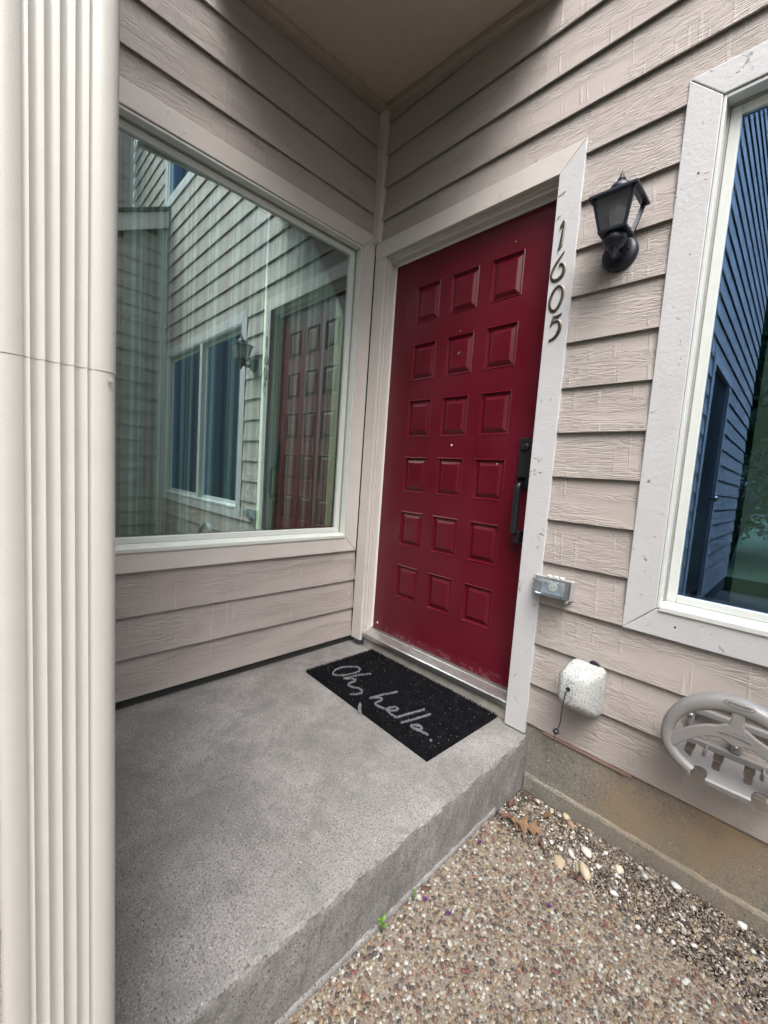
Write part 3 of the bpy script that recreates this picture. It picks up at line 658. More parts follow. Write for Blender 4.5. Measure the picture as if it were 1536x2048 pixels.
for z in (.592, .612, .632): mb.lathe([(.0035, -.006), (.0035, .006)], (1.060, -.014, z), (0, 0, 1), 10)
mb.build('side_lug', M['box_grey'], ob, smooth=True)

# ------------------------------------------------------------------ foam faucet cover
fc = thing('faucet_cover', 'white speckled foam faucet cover hanging low on the siding', 'faucet cover', (1.283, 0, .29))
def rrect(cx_, cz_, hx, hz, r_, y, n=5):
    out = []
    for (sx, sz, a0) in ((1, 1, 0), (-1, 1, 90), (-1, -1, 180), (1, -1, 270)):
        for k in range(n):
            a = R(a0 + 90 * k / (n - 1)); out.append((cx_ + sx * (hx - r_) + r_ * math.cos(a), y, cz_ + sz * (hz - r_) + r_ * math.sin(a)))
    return out
rings = [rrect(1.283, .289, .058, .086, .022, .004), rrect(1.283, .289, .060, .088, .024, -.004), rrect(1.282, .291, .058, .084, .024, -.045), rrect(1.277, .300, .052, .070, .026, -.085), rrect(1.274, .305, .046, .060, .026, -.108), rrect(1.273, .306, .038, .050, .024, -.122), rrect(1.273, .306, .028, .040, .02, -.126)]
o = MB().loops(rings).build('foam_shell', M['foam'], fc, smooth=True)
MB().lathe([(.0075, -.002), (.0075, .0008), (.0003, .001)], (1.266, -.1258, .312), (0, -1, 0), 14).build('cord_hole', M['black'], fc)
MB().tube([(1.266, -.120, .312), (1.266, -.131, .311), (1.262, -.135, .30), (1.258, -.134, .27), (1.256, -.133, .23), (1.255, -.132, .195), (1.251, -.131, .172), (1.244, -.130, .157), (1.242, -.130, .143), (1.240, -.130, .128)], .0017, 8).build('cord', M['black'], fc, smooth=True)
MB().lathe([(.002, -.004), (.0095, -.003), (.010, 0), (.0095, .003), (.002, .004)], (1.2435, -.130, .153), (.25, -.75, .6), 18).build('toggle', M['black'], fc, smooth=True)
MB().lathe([(.016, -.004), (.019, 0), (.016, .004)], (1.302, -.004, .374), (0, 1, .25), 24).build('strap_cap', M['black'], fc, smooth=True)

# ------------------------------------------------------------------ hose hanger
hh = thing('hose_hanger', 'taupe plastic hose hanger with oval rim, spokes and notched tray', 'hose hanger', (1.69, 0, .33))
pl = M['plastic']; HX, HZ, YF = 1.690, .330, -.150
def outline(t, k=1.0, dz=0):
    # egg: t from 0..2pi, 0 = right, pi/2 = top
    c, s_ = math.cos(t), math.sin(t)
    return HX + .155 * k * c, HZ + (.157 if s_ > 0 else .100) * k * s_ * (1 if s_ > 0 else 1) + dz - .012
path = []; side = []
N = 72; t0, t1 = R(-128), R(308)
arc = [R(-124) - (R(292)) * i / N for i in range(N + 1)]   # from lower left over the top to lower right, clockwise
for t in arc:
    x, z = outline(t, .92); path.append((x, YF, z)); side.append(Vector((math.cos(t), 0, math.sin(t))))
prof = [(.014, .030), (.0155, .010), (.013, -.004), (.006, -.009), (-.006, -.009), (-.013, -.004), (-.0145, .004), (-.011, .010), (.008, .012), (.0095, .030)]
rings = []
for p_, sd_, t in zip(path, side, arc):
    k = 1 + .42 * max(0, math.sin(t)) ** 2
    rings.append([Vector(p_) + sd_ * (a_ * k - .004 * (k - 1) * 5) + Vector((0, b_, 0)) for a_, b_ in prof])
smooth_angle(MB().loops(rings).build('rim', pl, hh), 50)
# spokes: curved arm and centre stem on the front plane
def ribbon(pts, ws, y0, y1):
    rings = []; P = [Vector((a, 0, b)) for a, b in pts]
    for i, p in enumerate(P):
        t = (P[min(i + 1, len(P) - 1)] - P[max(i - 1, 0)]).normalized(); n_ = Vector((t.z, 0, -t.x)) * ws[i]
        rings.append([(p.x - n_.x, y1, p.z - n_.z), (p.x - n_.x, y0, p.z - n_.z), (p.x + n_.x, y0, p.z + n_.z), (p.x + n_.x, y1, p.z + n_.z)])
    return MB().loops(rings)
ap = []; aw = []
for i in range(25):
    q = i / 24 * 2 - 1; ap.append((HX + q * .135, .382 - .072 * q * q - .018 * abs(q) ** 3)); aw.append(.016 - .003 * abs(q) + .012 * max(0, 1 - (abs(q) / .22) ** 2))
ribbon(ap, aw, YF - .006, YF + .008).build('spoke', pl, hh, bevel=.003)
ribbon([(HX, .385), (HX, .405), (HX, .425), (HX, .450), (HX, .466)], [.024, .016, .0125, .014, .021], YF - .0065, YF + .0078).build('spoke', pl, hh, bevel=.003)
# tray with notches and slots
nu, nv = 120, 36
lipz = lambda q: .231 + .055 * max(0, q - .52) ** 1.2 * 2.0 + .035 * max(0., q - .8) * 2
vs = []; fs = []
for i in range(nu + 1):
    x = HX - .150 + .300 * i / nu; q = abs(x - HX) / .150; zf = lipz(q)
    for j in range(nv + 1):
        v = j / nv; y = YF + .004 + (-.004 - YF) * v; vs.append((x, y, zf + .006 * v + .012 * v * v + .012 * q * q * v))
for i in range(nu):
    x = HX - .150 + .300 * (i + .5) / nu; dx = abs(x - HX)
    for j in range(nv):
        v = (j + .5) / nv; y = YF + .004 + (-.004 - YF) * v
        e = (dx - .0625) / .0165
        if abs(e) < 1 and y < YF + .030 + .024 * (1 - e * e) ** .5: continue           # hose notches
        k = min((.0335, .0985), key=lambda c: abs(dx - c)); tt = (y + .085) / .073
        if 0 < tt < 1 and abs(dx - k) < .0075 + .0045 * tt: continue             # drain slots
        fs.append((i * (nv + 1) + j, (i + 1) * (nv + 1) + j, (i + 1) * (nv + 1) + j + 1, i * (nv + 1) + j + 1))
tr = MB().add(vs, fs).build('tray', pl, hh, smooth=True)
md = tr.modifiers.new('thickness', 'SOLIDIFY'); md.thickness = .004; md.offset = 0
# front lip pieces between the notches
for (a, b_) in ((-.046, .046), (-.125, -.079), (.079, .125)):
    rings = []
    for i in range(9):
        x = HX + a + (b_ - a) * i / 8; q = abs(x - HX) / .15
        zf = lipz(q)
        rings.append([(x, YF + .006, zf - .010), (x, YF - .004, zf - .008), (x, YF - .006, zf + .004), (x, YF - .001, zf + .009), (x, YF + .008, zf + .004)])
    MB().loops(rings).build('tray_lip', pl, hh, smooth=False, bevel=.001)
# back plate with two windows
mb = MB()
for (x0, x1, z0, z1) in ((HX - .115, HX + .115, .342, .362), (HX - .115, HX + .115, .246, .268), (HX - .012, HX + .012, .268, .342), (HX - .115, HX - .100, .268, .342), (HX + .100, HX + .115, .268, .342)): mb.box(x0, x1, -.014, .004, z0, z1)
mb.build('back_frame', pl, hh, bevel=.004)
for dx, z in ((0, .290), (-.108, .335), (.108, .335)):
    MB().lathe([(.005, 0), (.005, .003), (.003, .006), (.0005, .007)], (HX + dx, -.014, z), (0, -1, 0), 14).build('bolt', M['alu'], hh, smooth=True)
for x in (HX - .062, HX + .062): MB().box(x - .002, x + .002, -.05, -.012, .246, .262).build('rib', pl, hh)
# raised badge and lettering moulded in the rim
def text_mesh(txt, size, fn, name, mat, parent, depth=.0008):
    cu = bpy.data.curves.new('letters', 'FONT'); cu.body = txt; cu.size = size; cu.extrude = depth; cu.align_x = 'CENTER'; cu.align_y = 'CENTER'; cu.resolution_u = 2
    to = bpy.data.objects.new('letters', cu); COL.objects.link(to); bpy.context.view_layer.update()
    me = bpy.data.meshes.new_from_object(to.evaluated_get(bpy.context.evaluated_depsgraph_get()))
    for v in me.vertices: v.co = fn(v.co.x, v.co.y, v.co.z)
    bpy.data.objects.remove(to); me.materials.clear(); me.materials.append(mat); me.name = name
    o = bpy.data.objects.new(name, me); COL.objects.link(o); par(o, parent); return o
bd = [(HX + .030 * math.cos(t), YF - .0095, .4655 + .0085 * math.sin(t)) for t in np.linspace(0, 2 * math.pi, 33)]
MB().tube(bd, .0009, 6).build('badge_ring', pl, hh, smooth=True)
text_mesh('SUNCAST', .0105, lambda x, y, z: (HX + x * 1.02, YF - .0095 - z, .4655 + y - 2.2 * x * x), 'badge_lettering', pl, hh)
text_mesh('HOSE HANGER', .0085, lambda x, y, z: (HX + x * 1.1, YF - .0068 - z, .381 + y - 3.6 * x * x), 'spoke_lettering', pl, hh)

# ------------------------------------------------------------------ downspout
ds = thing('downspout', 'fluted white metal downspout standing close on the left', 'downspout', (1.12, -1.45, -.2))
def pipe(z0, z1, grow, name):
    XF = 1.170; s_ = (1.742 - XF) / (1.742 - 1.14); yc = lambda y: -1.52 + (y + 1.52) * s_
    y0, y1 = yc(-1.5085) - grow, yc(-1.3985) + grow; prof = []
    r_ = .010
    for k in range(6): a = R(-90 + 90 * k / 5); prof.append((XF + grow - r_ + r_ * math.cos(a) , y0 + r_ + r_ * math.sin(a)))
    fy0, fy1 = yc(-1.4868), yc(-1.4225)
    n = 88
    for k in range(n + 1):
        y = fy0 + (fy1 - fy0) * k / n; ph = (k / n) * 5
        f = ph - math.floor(ph) if k < n else 1.0
        prof.append((XF + grow - .0045 * (1 - (0.5 - 0.5 * math.cos(2 * math.pi * f)) ** .55) * (1 if 0 < k < n else 0) if False else XF + grow - .0042 * (.5 + .5 * math.cos(2 * math.pi * f)) ** .42 * math.sin(math.pi * min(1, max(0, (k + .0) / n * 9 if k < n / 2 else (n - k) / n * 9)) / 2), y))
    for k in range(6): a = R(0 + 90 * k / 5); prof.append((XF + grow - .014 + .014 * math.cos(a), y1 - .014 + .014 * math.sin(a)))
    prof += [(XF - .068, y1), (XF - .068, y0)]
    mb = MB(); mb.loops([[(x, y + .010 * max(0, 1.08 - z) * (y - y0) / (y1 - y0), z) for x, y in prof] for z in (z0, z1)])
    return smooth_angle(mb.build(name, M['pipe'], ds), 60)
pipe(-.19, 1.080, 0, 'lower_pipe'); pipe(1.076, 3.4, .0005, 'upper_pipe')
MB().lathe([(.003, 0), (.003, .001), (.0005, .0015)], (1.171, -1.412, 1.066), (1, 0, 0), 10).build('rivet', M['box_grey'], ds)

# ------------------------------------------------------------------ doormat
dm = thing('doormat', 'black coir doormat with white handwriting in front of the red door', 'doormat', (.55, -.19, 0))
ma = R(-1.8); mc = Vector((.548, -.190)); mw, mh = .392, .222
def mp(u, v): return (mc.x + u * math.cos(ma) - v * math.sin(ma), mc.y + u * math.sin(ma) + v * math.cos(ma))
MB().prism([mp(-mw, -mh), mp(mw, -mh), mp(mw, mh), mp(-mw, mh)], lambda p, z: (p[0], p[1], z), .0005, .008).build('mat_backing', M['mat'], dm)
def cam_to_plane(zx, zy, z=.016):
    px, py = 600 + zx * 400 / 1536 - 768, 1270 + zy * 260 / 998 - 1024
    d = right * px - up * py + fwd * 820.54
    t = (z - .98) / d.z; return (1.742 + d.x * t, -1.52 + d.y * t)
LET = {'O': [(252, 285), (272, 262), (320, 244), (380, 238), (440, 240), (466, 256), (448, 277), (400, 293), (340, 304), (285, 305), (255, 296), (252, 285)],
       'h': [(545, 293), (450, 303), (335, 330), (395, 328), (430, 338), (418, 352), (380, 364), (369, 378), (400, 394), (450, 403), (478, 420), (476, 438), (440, 448), (385, 450)],
       'comma': [(462, 520), (452, 550), (456, 574), (466, 588)], 'comma2': [(466, 530), (462, 555), (466, 580)],
       'h2': [(750, 430), (640, 452), (535, 480), (600, 474), (636, 486), (620, 500), (580, 515), (574, 525), (600, 540), (655, 562), (700, 578)],
       'e': [(700, 578), (742, 572), (756, 560), (728, 548), (686, 551), (664, 570), (696, 600), (738, 626)],
       'l': [(738, 628), (830, 600), (955, 567)], 'l2': [(780, 667), (880, 640), (1005, 602)],
       'o': [(850, 690), (880, 683), (920, 690), (940, 708), (925, 722), (880, 715), (855, 700), (890, 715), (930, 735), (982, 757)], 'dot': [(1000, 797), (1010, 803)]}
# recover the strokes in the mat's own plane once, as lettering with real positions
SEG = []
for k_, pl_ in LET.items():
    q = [cam_to_plane(*p) for p in pl_]
    for a, b_ in zip(q[:-1], q[1:]): SEG.append((a[0], a[1], b_[0], b_[1], .0062 if 'comma' in k_ else .0044 if k_ in ('l', 'l2', 'dot', 'o') else .0036))
SEG = np.array(SEG)
nf = 46000
uv = rng.uniform(-1, 1, (nf, 2)) * [mw + .0045, mh + .0045]
X = mc.x + uv[:, 0] * math.cos(ma) - uv[:, 1] * math.sin(ma); Y = mc.y + uv[:, 0] * math.sin(ma) + uv[:, 1] * math.cos(ma)
dmin = np.full(nf, 9.)
for (ax, ay, bx, by, wd) in SEG:
    L2 = (bx - ax) ** 2 + (by - ay) ** 2 + 1e-9; t = np.clip(((X - ax) * (bx - ax) + (Y - ay) * (by - ay)) / L2, 0, 1)
    d_ = np.hypot(X - ax - t * (bx - ax), Y - ay - t * (by - ay)) / wd; dmin = np.minimum(dmin, d_)
ln_ = np.hypot(SEG[:, 2] - SEG[:, 0], SEG[:, 3] - SEG[:, 1]); ne = 7000
si = rng.choice(len(SEG), ne, p=(ln_ * SEG[:, 4]) / (ln_ * SEG[:, 4]).sum()); tt = rng.random(ne); ra = rng.uniform(0, 2 * math.pi, ne); rr_ = np.sqrt(rng.random(ne)) * SEG[si, 4] * .60
X = np.concatenate([X, SEG[si, 0] + (SEG[si, 2] - SEG[si, 0]) * tt + rr_ * np.cos(ra)]); Y = np.concatenate([Y, SEG[si, 1] + (SEG[si, 3] - SEG[si, 1]) * tt + rr_ * np.sin(ra)])
keep_ = dmin > .72
is_let = np.concatenate([np.zeros(nf, bool), np.ones(ne, bool)]); is_pile = np.concatenate([keep_, np.zeros(ne, bool)])
def fibres(sel, name, mat, hgt, wid, lean, z0=.006):
    n = sel.sum(); x, y = X[sel], Y[sel]; a = rng.uniform(0, 2 * math.pi, n); h = hgt * rng.uniform(.6, 1.15, n); l = lean * rng.uniform(.2, 1.3, n); b_ = rng.uniform(0, 2 * math.pi, n)
    dx, dy = np.cos(a) * wid * .5, np.sin(a) * wid * .5; tx, ty = x + np.cos(b_) * l, y + np.sin(b_) * l
    V = np.stack([np.stack([x - dx, y - dy, np.full(n, z0)], 1), np.stack([x + dx, y + dy, np.full(n, z0)], 1), np.stack([tx + dx * .6, ty + dy * .6, z0 + h], 1), np.stack([tx - dx * .6, ty - dy * .6, z0 + h], 1)], 1).reshape(-1, 3)
    F = np.arange(4 * n).reshape(n, 4); return mesh_np(name, V, F, mat, smooth=False, parent=dm, kind='stuff')
fibres(is_pile, 'coir_pile', M['mat'], .010, .0016, .006)
fibres(is_let, 'lettering', M['chalk'], .0110, .0022, .0012)
# bits of debris caught in the pile
def icos():
    p = (1 + 5 ** .5) / 2
    v = np.array([(-1, p, 0), (1, p, 0), (-1, -p, 0), (1, -p, 0), (0, -1, p), (0, 1, p), (0, -1, -p), (0, 1, -p), (p, 0, -1), (p, 0, 1), (-p, 0, -1), (-p, 0, 1)], float); v /= np.linalg.norm(v[0])
    f = np.array([(0, 11, 5), (0, 5, 1), (0, 1, 7), (0, 7, 10), (0, 10, 11), (1, 5, 9), (5, 11, 4), (11, 10, 2), (10, 7, 6), (7, 1, 8), (3, 9, 4), (3, 4, 2), (3, 2, 6), (3, 6, 8), (3, 8, 9), (4, 9, 5), (2, 4, 11), (6, 2, 10), (8, 6, 7), (9, 8, 1)])
    return v, f
IV, IF = icos()
def stones(P, size, flat, cols, name, mat, jitter=.22, parent=None, kind='stuff'):
    n = len(P); sc = size[:, None] * rng.uniform(.72, 1.28, (n, 3)) * .5; sc[:, 2] *= flat
    V = IV[None] * (1 + rng.uniform(-jitter, jitter, (n, 12, 1))) * sc[:, None, :]
    a = rng.uniform(0, 2 * math.pi, n); ca, sa = np.cos(a), np.sin(a)
    V = np.stack([V[..., 0] * ca[:, None] - V[..., 1] * sa[:, None], V[..., 0] * sa[:, None] + V[..., 1] * ca[:, None], V[..., 2]], -1) + P[:, None, :]
    F = (IF[None] + (np.arange(n) * 12)[:, None, None]).reshape(-1, 3)
    return mesh_np(name, V.reshape(-1, 3), F, mat, np.repeat(cols, 12, 0), True, parent, kind)
def palette(n, cols, wts, var=.18):
    c = np.array(cols)[rng.choice(len(cols), n, p=np.array(wts) / sum(wts))]; return np.clip(c * rng.uniform(1 - var, 1 + var, (n, 1)), 0, 1)
nd = 260; ud = rng.uniform(-1, 1, (nd, 2)); ud = np.sign(ud) * np.abs(ud) ** .8 * [mw * .97, mh * .97]
P = np.stack([mc.x + ud[:, 0], mc.y + ud[:, 1], rng.uniform(.0135, .017, nd)], 1)
stones(P, rng.uniform(.0012, .0034, nd), .6, palette(nd, [(.55, .5, .42), (.3, .25, .18), (.6, .6, .6), (.28, .2, .1)], [2, 3, 1, 3]), 'debris', M['pebble'], parent=dm)

# grit scattered on the slab near the mat and the wall
nd = 320; gx = np.concatenate([rng.normal(.95, .05, 120), rng.uniform(.1, .95, 120), rng.uniform(.0, 1.06, 80)]); gy = np.concatenate([rng.normal(-.36, .09, 120), rng.normal(-.43, .012, 120), rng.uniform(-1.4, 0, 80)])
P = np.stack([gx, gy, np.full(nd, .0006)], 1); P = P[(P[:, 0] < 1.06)]; nd = len(P)
stones(P, rng.uniform(.001, .0036, nd), .6, palette(nd, [(.03, .03, .03), (.14, .1, .07), (.5, .5, .47)], [6, 2, 1]), 'slab_grit', M['pebble'])

# ------------------------------------------------------------------ exposed aggregate and gravel
def jgrid(x0, x1, y0, y1, s_):
    gx_, gy_ = np.meshgrid(np.arange(x0, x1, s_), np.arange(y0, y1, s_ * .87)); gx_ = gx_ + (np.arange(gx_.shape[0]) % 2)[:, None] * s_ / 2
    p = np.stack([gx_.ravel(), gy_.ravel()], 1); return p + rng.uniform(-.42, .42, p.shape) * s_
edge = lambda x: -.238 - .010 * np.sin(x * 9) - .006 * np.sin(x * 41) - .03 * np.clip(x - 1.5, 0, 1)
p = jgrid(1.098, 2.10, -1.45, -.22, .0076); p = p[p[:, 1] < edge(p[:, 0]) - .002]; n = len(p)
AG = [(.36, .27, .18), (.47, .38, .27), (.22, .13, .10), (.10, .085, .08), (.60, .55, .47), (.32, .29, .26), (.72, .70, .66), (.27, .10, .085), (.42, .25, .17)]
sz = rng.gamma(9, .0088 / 9, n).clip(.0045, .0145)
stones(np.stack([p[:, 0], p[:, 1], -.1975 + rng.uniform(-.001, .0012, n)], 1), sz, .62, palette(n, AG, [5, 5, 5, 5, 3, 3, 2.2, 1.4, 2]) * [.60, .635, .625], 'aggregate_pebbles', M['pebble'])
p = jgrid(1.098, 2.15, -.30, -.012, .0072); p = p[p[:, 1] > edge(p[:, 0]) - .01]; n = len(p)
GR = [(.10, .085, .075), (.20, .17, .14), (.36, .33, .30), (.55, .52, .47), (.78, .78, .76), (.42, .34, .23), (.05, .04, .035)]
soilfac = np.exp(-((p[:, 0] - 1.115) ** 2 + (p[:, 1] + .03) ** 2) / .0022); kp = rng.random(n) > soilfac * .92; p = p[kp]; n = len(p)
hump = -.212 + .012 * np.clip((p[:, 0] - 1.2) / .5, 0, 1) + .004 * np.sin(p[:, 0] * 23) * np.sin(p[:, 1] * 31)
stones(np.stack([p[:, 0], p[:, 1], hump + rng.uniform(-.003, .004, n)], 1), rng.gamma(4, .0085 / 4, n).clip(.003, .018), .7, palette(n, GR, [6, 6, 4, 2.2, 1.3, 3.6, 4]) * .80, 'gravel', M['pebble'], .3)
q = jgrid(1.098, 2.1, -.29, -.012, .0046); q = q[(q[:, 1] > edge(q[:, 0]) - .008) & (rng.random(len(q)) > .35 + .6 * np.exp(-((q[:, 0] - 1.115) ** 2 + (q[:, 1] + .03) ** 2) / .003))]; n = len(q)
stones(np.stack([q[:, 0], q[:, 1], -.2105 + .012 * np.clip((q[:, 0] - 1.2) / .5, 0, 1) + rng.uniform(-.001, .003, n)], 1), rng.uniform(.0028, .0058, n), .7, palette(n, [(.30, .24, .17), (.16, .13, .10), (.40, .36, .30), (.08, .065, .055), (.5, .47, .42)], [6, 4, 4, 2, 2.5]) * 1.0, 'grit', M['pebble'], .3)
n = 85; px = rng.uniform(1.11, 2.0, n); py = rng.uniform(-.235, -.02, n)
stones(np.stack([px, py, np.full(n, -.201)], 1), rng.uniform(.007, .015, n), .7, palette(n, [(.62, .62, .61), (.46, .44, .40), (.36, .29, .19)], [5, 2, 1]), 'white_gravel', M['pebble'], .33)

def big_stone(x, y, l, wd, h, rot, col, label, group=True):
    mb = MB(); rings = []; rs = random.Random(int(x * 9999))
    ph = rs.uniform(0, 6)
    for k in range(7):
        la = -math.pi / 2 + math.pi * k / 6; ring = []
        for i in range(12):
            t = 2 * math.pi * i / 12; r_ = math.cos(la) ** .75 * (1 + .12 * math.sin(2 * t + ph) + .08 * math.sin(3 * t + ph * 2) + rs.uniform(-.15, .15)) if abs(la) < 1.56 else .02
            ring.append((x + (l / 2 * r_ * math.cos(t)) * math.cos(rot) - (wd / 2 * r_ * math.sin(t)) * math.sin(rot), y + (l / 2 * r_ * math.cos(t)) * math.sin(rot) + (wd / 2 * r_ * math.sin(t)) * math.cos(rot), -.197 + h / 2 * math.sin(la)))
        rings.append(ring)
    m = plain('stone_' + label.split()[0], col, .7, bscale=140, bdist=.0015, var=.18)
    return tag(mb.loops(rings).build('river_stone', m, smooth=True), label, 'stone', 'loose stones in the gravel bed')
big_stone(1.275, -.028, .034, .022, .018, R(-50), (.46, .39, .25), 'yellow stone against the foundation, touching the brown one')
big_stone(1.300, -.050, .036, .024, .020, R(-35), (.30, .21, .15), 'brown oval stone beside the yellow stone')
big_stone(1.378, -.120, .046, .026, .016, R(-30), (.56, .53, .48), 'large white rock in the middle of the gravel')
big_stone(1.333, -.226, .056, .030, .018, R(-50), (.46, .37, .26), 'long tan stone lying at the walkway edge')
big_stone(1.398, -.196, .058, .030, .026, R(-42), (.46, .40, .28), 'rounded tan yellow stone right of the long tan one')
big_stone(1.229, -.043, .030, .014, .012, R(-70), (.46, .40, .30), 'flat pale stone left of the yellow stone')
big_stone(1.285, -.175, .018, .012, .010, R(-40), (.62, .62, .61), 'small white stone near the oak leaf')
big_stone(1.484, -.202, .022, .015, .012, R(10), (.62, .62, .60), 'white stone beside the walkway edge')
big_stone(1.604, -.028, .030, .020, .016, R(-20), (.66, .66, .65), 'bright white rock close to the foundation')
big_stone(1.758, -.020, .024, .018, .016, R(30), (.64, .64, .63), 'white rock farthest right at the foundation')
big_stone(1.470, -.105, .034, .024, .018, R(-60), (.62, .56, .45), 'dull beige stone right of the large white rock')
big_stone(1.345, -.165, .034, .018, .012, R(-45), (.50, .45, .42), 'flat grey pink stone between the tan stones')
big_stone(1.175, -.040, .018, .014, .012, R(0), (.55, .44, .33), 'small pinkish stone nearest the porch corner')

# leaves
def leaf(name, poly, loc, rot, tilt, curl, mat, label, group='fallen leaves by the porch'):
    P = [Vector((a, b_, 0)) for a, b_ in poly]; Mx = Matrix.Translation(loc) @ Matrix.Rotation(rot, 4, 'Z') @ Matrix.Rotation(tilt, 4, 'X')
    n = len(P); c = Vector((0, 0, 0)); half = n // 2
    f = lambda p: Vector((p.x, p.y, curl * (abs(p.y) * 14 + (p.x * 9) ** 2) * .02 + curl * .006 * math.sin(p.x * 190)))
    vs = [Mx @ f(p) for p in P]; mid = [Mx @ f(Vector((p.x, 0, 0))) for p in P]
    fs = []
    for i in range(n):
        j = (i + 1) % n; fs.append((i, j, n + j, n + i))
    o = MB().add(vs + mid, fs).build(name, mat); md = o.modifiers.new('thickness', 'SOLIDIFY'); md.thickness = .0006
    return tag(o, label, 'leaf', group)
oak = [(-.062, .0008), (-.040, .0010), (-.032, .006), (-.020, .020), (-.022, .006), (-.010, .006), (.004, .034), (.010, .026), (.006, .007), (.016, .007), (.036, .030), (.036, .020), (.030, .008), (.044, .012), (.056, 0.),
       (.046, -.010), (.031, -.007), (.040, -.024), (.034, -.027), (.015, -.007), (.007, -.006), (.014, -.030), (.005, -.033), (-.010, -.006), (-.020, -.006), (-.022, -.020), (-.033, -.005), (-.040, -.0010)]
leaf('oak_leaf', [(a * 1.1, b_ * 1.05) for a, b_ in oak], (1.192, -.190, -.190), R(15), R(12), .7, M['dead_leaf'], 'brown lobed oak leaf at the porch corner of the gravel')
lf = lambda l, w_: [(-l / 2, .0004), (-l / 4, w_ * .42), (0, w_ / 2), (l / 4, w_ * .40), (l / 2, .0004), (l / 4, -w_ * .40), (0, -w_ / 2), (-l / 4, -w_ * .42)]
leaf('dead_leaf', lf(.055, .018), (1.135, -.205, -.190), R(35), R(20), 2.2, M['dead_leaf_red'], 'dark red brown leaf left of the oak leaf')
leaf('dead_leaf', lf(.050, .014), (1.200, -.232, -.188), R(-25), R(-25), 2.0, M['dead_leaf'], 'narrow tan leaf below the oak leaf at the walkway edge')
leaf('dead_leaf', lf(.042, .012), (1.262, -.205, -.194), R(-40), R(10), 1.5, M['dead_leaf_red'], 'curled dark leaf between oak leaf and long tan stone')
leaf('dead_leaf', lf(.036, .016), (1.228, -.080, -.196), R(25), R(12), 1.8, M['dead_leaf'], 'orange brown leaf beside the flat pale stone')
leaf('dead_leaf', lf(.038, .016), (1.117, -.135, -.192), R(80), R(10), 2.2, M['dead_leaf_red'], 'reddish leaf leaning on the porch slab')
leaf('dead_leaf', lf(.044, .018), (1.390, -.244, -.192), R(-20), R(18), 1.6, M['dead_leaf_red'], 'brown leaf under the walkway edge by the rounded stone')
leaf('dead_leaf', lf(.034, .011), (1.112, -.622, -.188), R(65), R(60), 1.2, M['dead_leaf_red'], 'small red leaf standing at the foot of the slab')
leaf('dead_leaf', lf(.022, .010), (1.150, -.285, -.190), R(10), R(8), 1.2, M['dead_leaf'], 'small orange leaf on the aggregate near the corner')
for (x, y, lb) in ((1.131, -.648, 'dark purple petal nearest the slab'), (1.197, -.628, 'dark purple petal on open aggregate left of the middle'), (1.372, -.395, 'dark purple petal toward the gravel bed'), (1.13, -.37, 'dark purple petal high on the aggregate by the slab')):
    mb = MB()
    for k in range(4):
        a = k * 1.7 + x * 40; q = Vector((x + .003 * math.cos(a), y + .003 * math.sin(a), -.188)); d_ = Vector((math.cos(a), math.sin(a), .25)) * .007; s_ = Vector((-math.sin(a), math.cos(a), 0)) * .0035
        mb.add([q - d_ * .4, q + s_, q + d_ + Vector((0, 0, .001)), q - s_], [(0, 1, 2, 3)])
    o = mb.build('fallen_petal', M['petal']); md = o.modifiers.new('thickness', 'SOLIDIFY'); md.thickness = .0008; tag(o, lb, 'petal', 'purple petals on the walkway')
# weeds at the foot of the slab
def weed(x, y, sc, label, n):
    t = thing('weed', label, 'weed', (x, y, -.19), 'weeds at the foot of the slab')
    MB().tube([(x, y, -.195), (x + .003 * sc, y - .002, -.17), (x + .004 * sc, y + .002, -.19 + .045 * sc)], .0012, 6).build('stem', M['weed'], t, smooth=True)
    for k in range(n):
        a = k * 2.4 + 1; h = -.188 + .046 * sc * (k + 1) / n; e = .6 - .25 * k / n if k < n - 1 else 1.25; l = .020 * sc * (1 if k < n - 1 else .9); wd = .0062 * sc
        q = Vector((x + .003, y, h)); d_ = Vector((math.cos(a) * math.cos(e), math.sin(a) * math.cos(e), math.sin(e))); s_ = d_.cross(Vector((0, 0, 1))); s_ = (s_.normalized() if s_.length > .05 else Vector((1, 0, 0))) * wd
        upv = s_.normalized().cross(d_) * .0015
        mb = MB().add([q, q + d_ * l * .4 + s_ + upv, q + d_ * l * .75 + s_ * .75 + upv, q + d_ * l, q + d_ * l * .75 - s_ * .75 + upv, q + d_ * l * .4 - s_ + upv, q + d_ * l * .45, q + d_ * l * .75], [(0, 6, 1), (1, 6, 7, 2), (2, 7, 3), (3, 7, 4), (4, 7, 6, 5), (5, 6, 0)])
        o = mb.build('leaf', M['weed'], t, smooth=True); md = o.modifiers.new('thickness', 'SOLIDIFY'); md.thickness = .0004
weed(1.106, -.795, .82, 'bright green weed sprouting between slab and walkway', 6)
weed(1.104, -.668, .42, 'tiny green weed beside the small red leaf', 5)

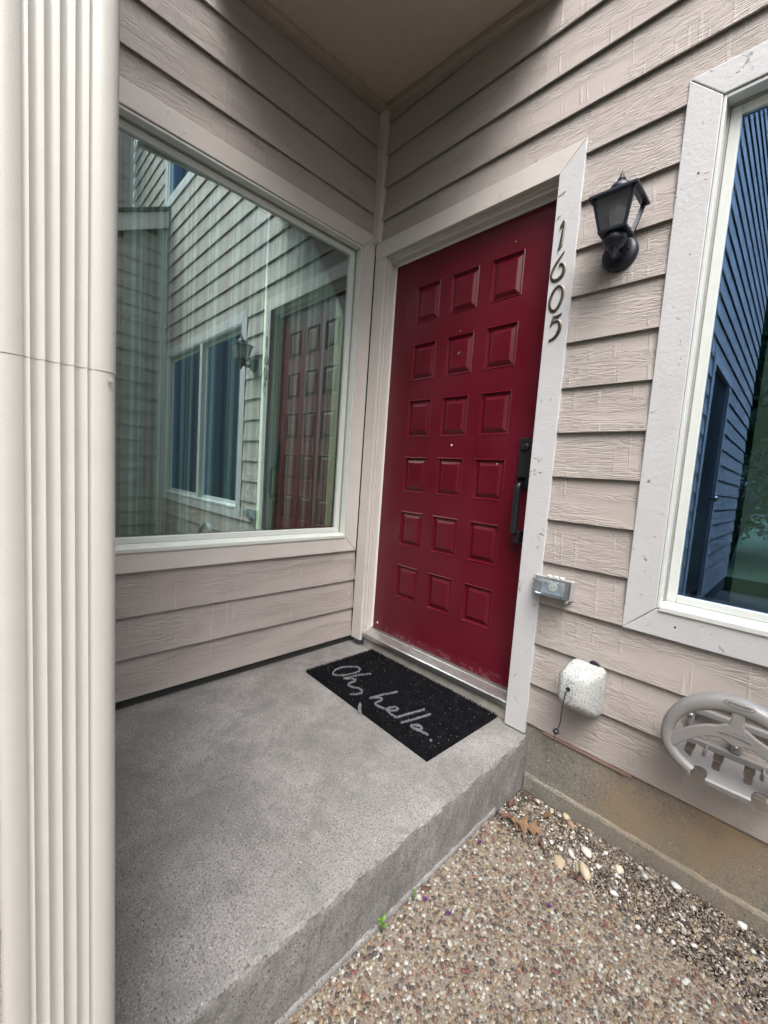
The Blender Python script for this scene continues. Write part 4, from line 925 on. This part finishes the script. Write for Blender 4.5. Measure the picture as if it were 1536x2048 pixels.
# ------------------------------------------------------------------ greenery beyond the side wall (seen in the right window)
def shrub(x, y, h, r_, label):
    t = thing('shrub', label, 'shrub', (x, y, -.2), 'shrubs on the lawn')
    mb = MB()
    for k in range(5): a = k * 1.3; mb.tube([(x, y, -.2), (x + .15 * math.cos(a), y + .15 * math.sin(a), h * .35), (x + r_ * .5 * math.cos(a), y + r_ * .5 * math.sin(a), h * .8)], [.035, .025, .008], 6)
    mb.build('stem', M['bark'], t, smooth=True)
    n = 2600; q = rng.normal(0, 1, (n, 3)); q /= np.linalg.norm(q, axis=1)[:, None]; rad = rng.uniform(.45, 1., (n, 1)) ** .5 * (1 + .25 * np.sin(q[:, :1] * 7 + q[:, 2:] * 5))
    c = np.array([x, y, h * .55]) + q * rad * [r_, r_, h * .5]; a = rng.normal(0, 1, (n, 3)); a /= np.linalg.norm(a, axis=1)[:, None]; b_ = np.cross(a, q); b_ /= np.linalg.norm(b_, axis=1)[:, None] + 1e-6
    V = np.stack([c - a * .05, c + b_ * .025, c + a * .05, c - b_ * .025], 1).reshape(-1, 3); mesh_np('foliage', V, np.arange(4 * n).reshape(n, 4), M['leaf_green'], smooth=False, parent=t)
shrub(.9, -8.2, 2.0, .9, 'leafy green shrub on the lawn, reflected beside the side wall in the right window')
shrub(3.2, -10.5, 3.2, 1.5, 'larger green shrub on the lawn behind the viewer')

def tree(x, y, h, r_, label):
    t = thing('tree', label, 'tree', (x, y, -.2), 'trees behind the viewer')
    MB().tube([(x, y, -.3), (x + .05, y, h * .3), (x - .05, y + .05, h * .6), (x, y, h * .9)], [.16, .13, .09, .02], 10).build('trunk', M['bark'], t, smooth=True)
    mb = MB()
    for k in range(7): a = k * 2.1; z0 = h * (.3 + .07 * k); mb.tube([(x, y, z0), (x + r_ * .4 * math.cos(a), y + r_ * .4 * math.sin(a), z0 + .3), (x + r_ * .8 * math.cos(a), y + r_ * .8 * math.sin(a), z0 + .9)], [.06, .04, .01], 6)
    mb.build('limbs', M['bark'], t, smooth=True)
    n = 10000; q = rng.normal(0, 1, (n, 3)); q /= np.linalg.norm(q, axis=1)[:, None]; rad = rng.uniform(.3, 1., (n, 1)) ** .5 * (1 + .22 * np.sin(q[:, :1] * 6 + q[:, 2:] * 7 + x))
    c = np.array([x, y, h * .58]) + q * rad * [r_, r_, h * .48]; a = rng.normal(0, 1, (n, 3)); a /= np.linalg.norm(a, axis=1)[:, None]; b_ = np.cross(a, q); b_ /= np.linalg.norm(b_, axis=1)[:, None] + 1e-6
    V = np.stack([c - a * .13, c + b_ * .08, c + a * .13, c - b_ * .08], 1).reshape(-1, 3); mesh_np('crown', V, np.arange(4 * n).reshape(n, 4), M['leaf_green'], smooth=False, parent=t)
tree(1.9, -10.5, 6.5, 1.9, 'tall dark evergreen tree just beyond the end of the side wall')
tree(-1.2, -12.5, 6.0, 2.0, 'dark tree behind the side wall on the lawn')
tree(5.2, -14.0, 7.0, 2.3, 'broad tree farther right on the lawn behind the viewer')
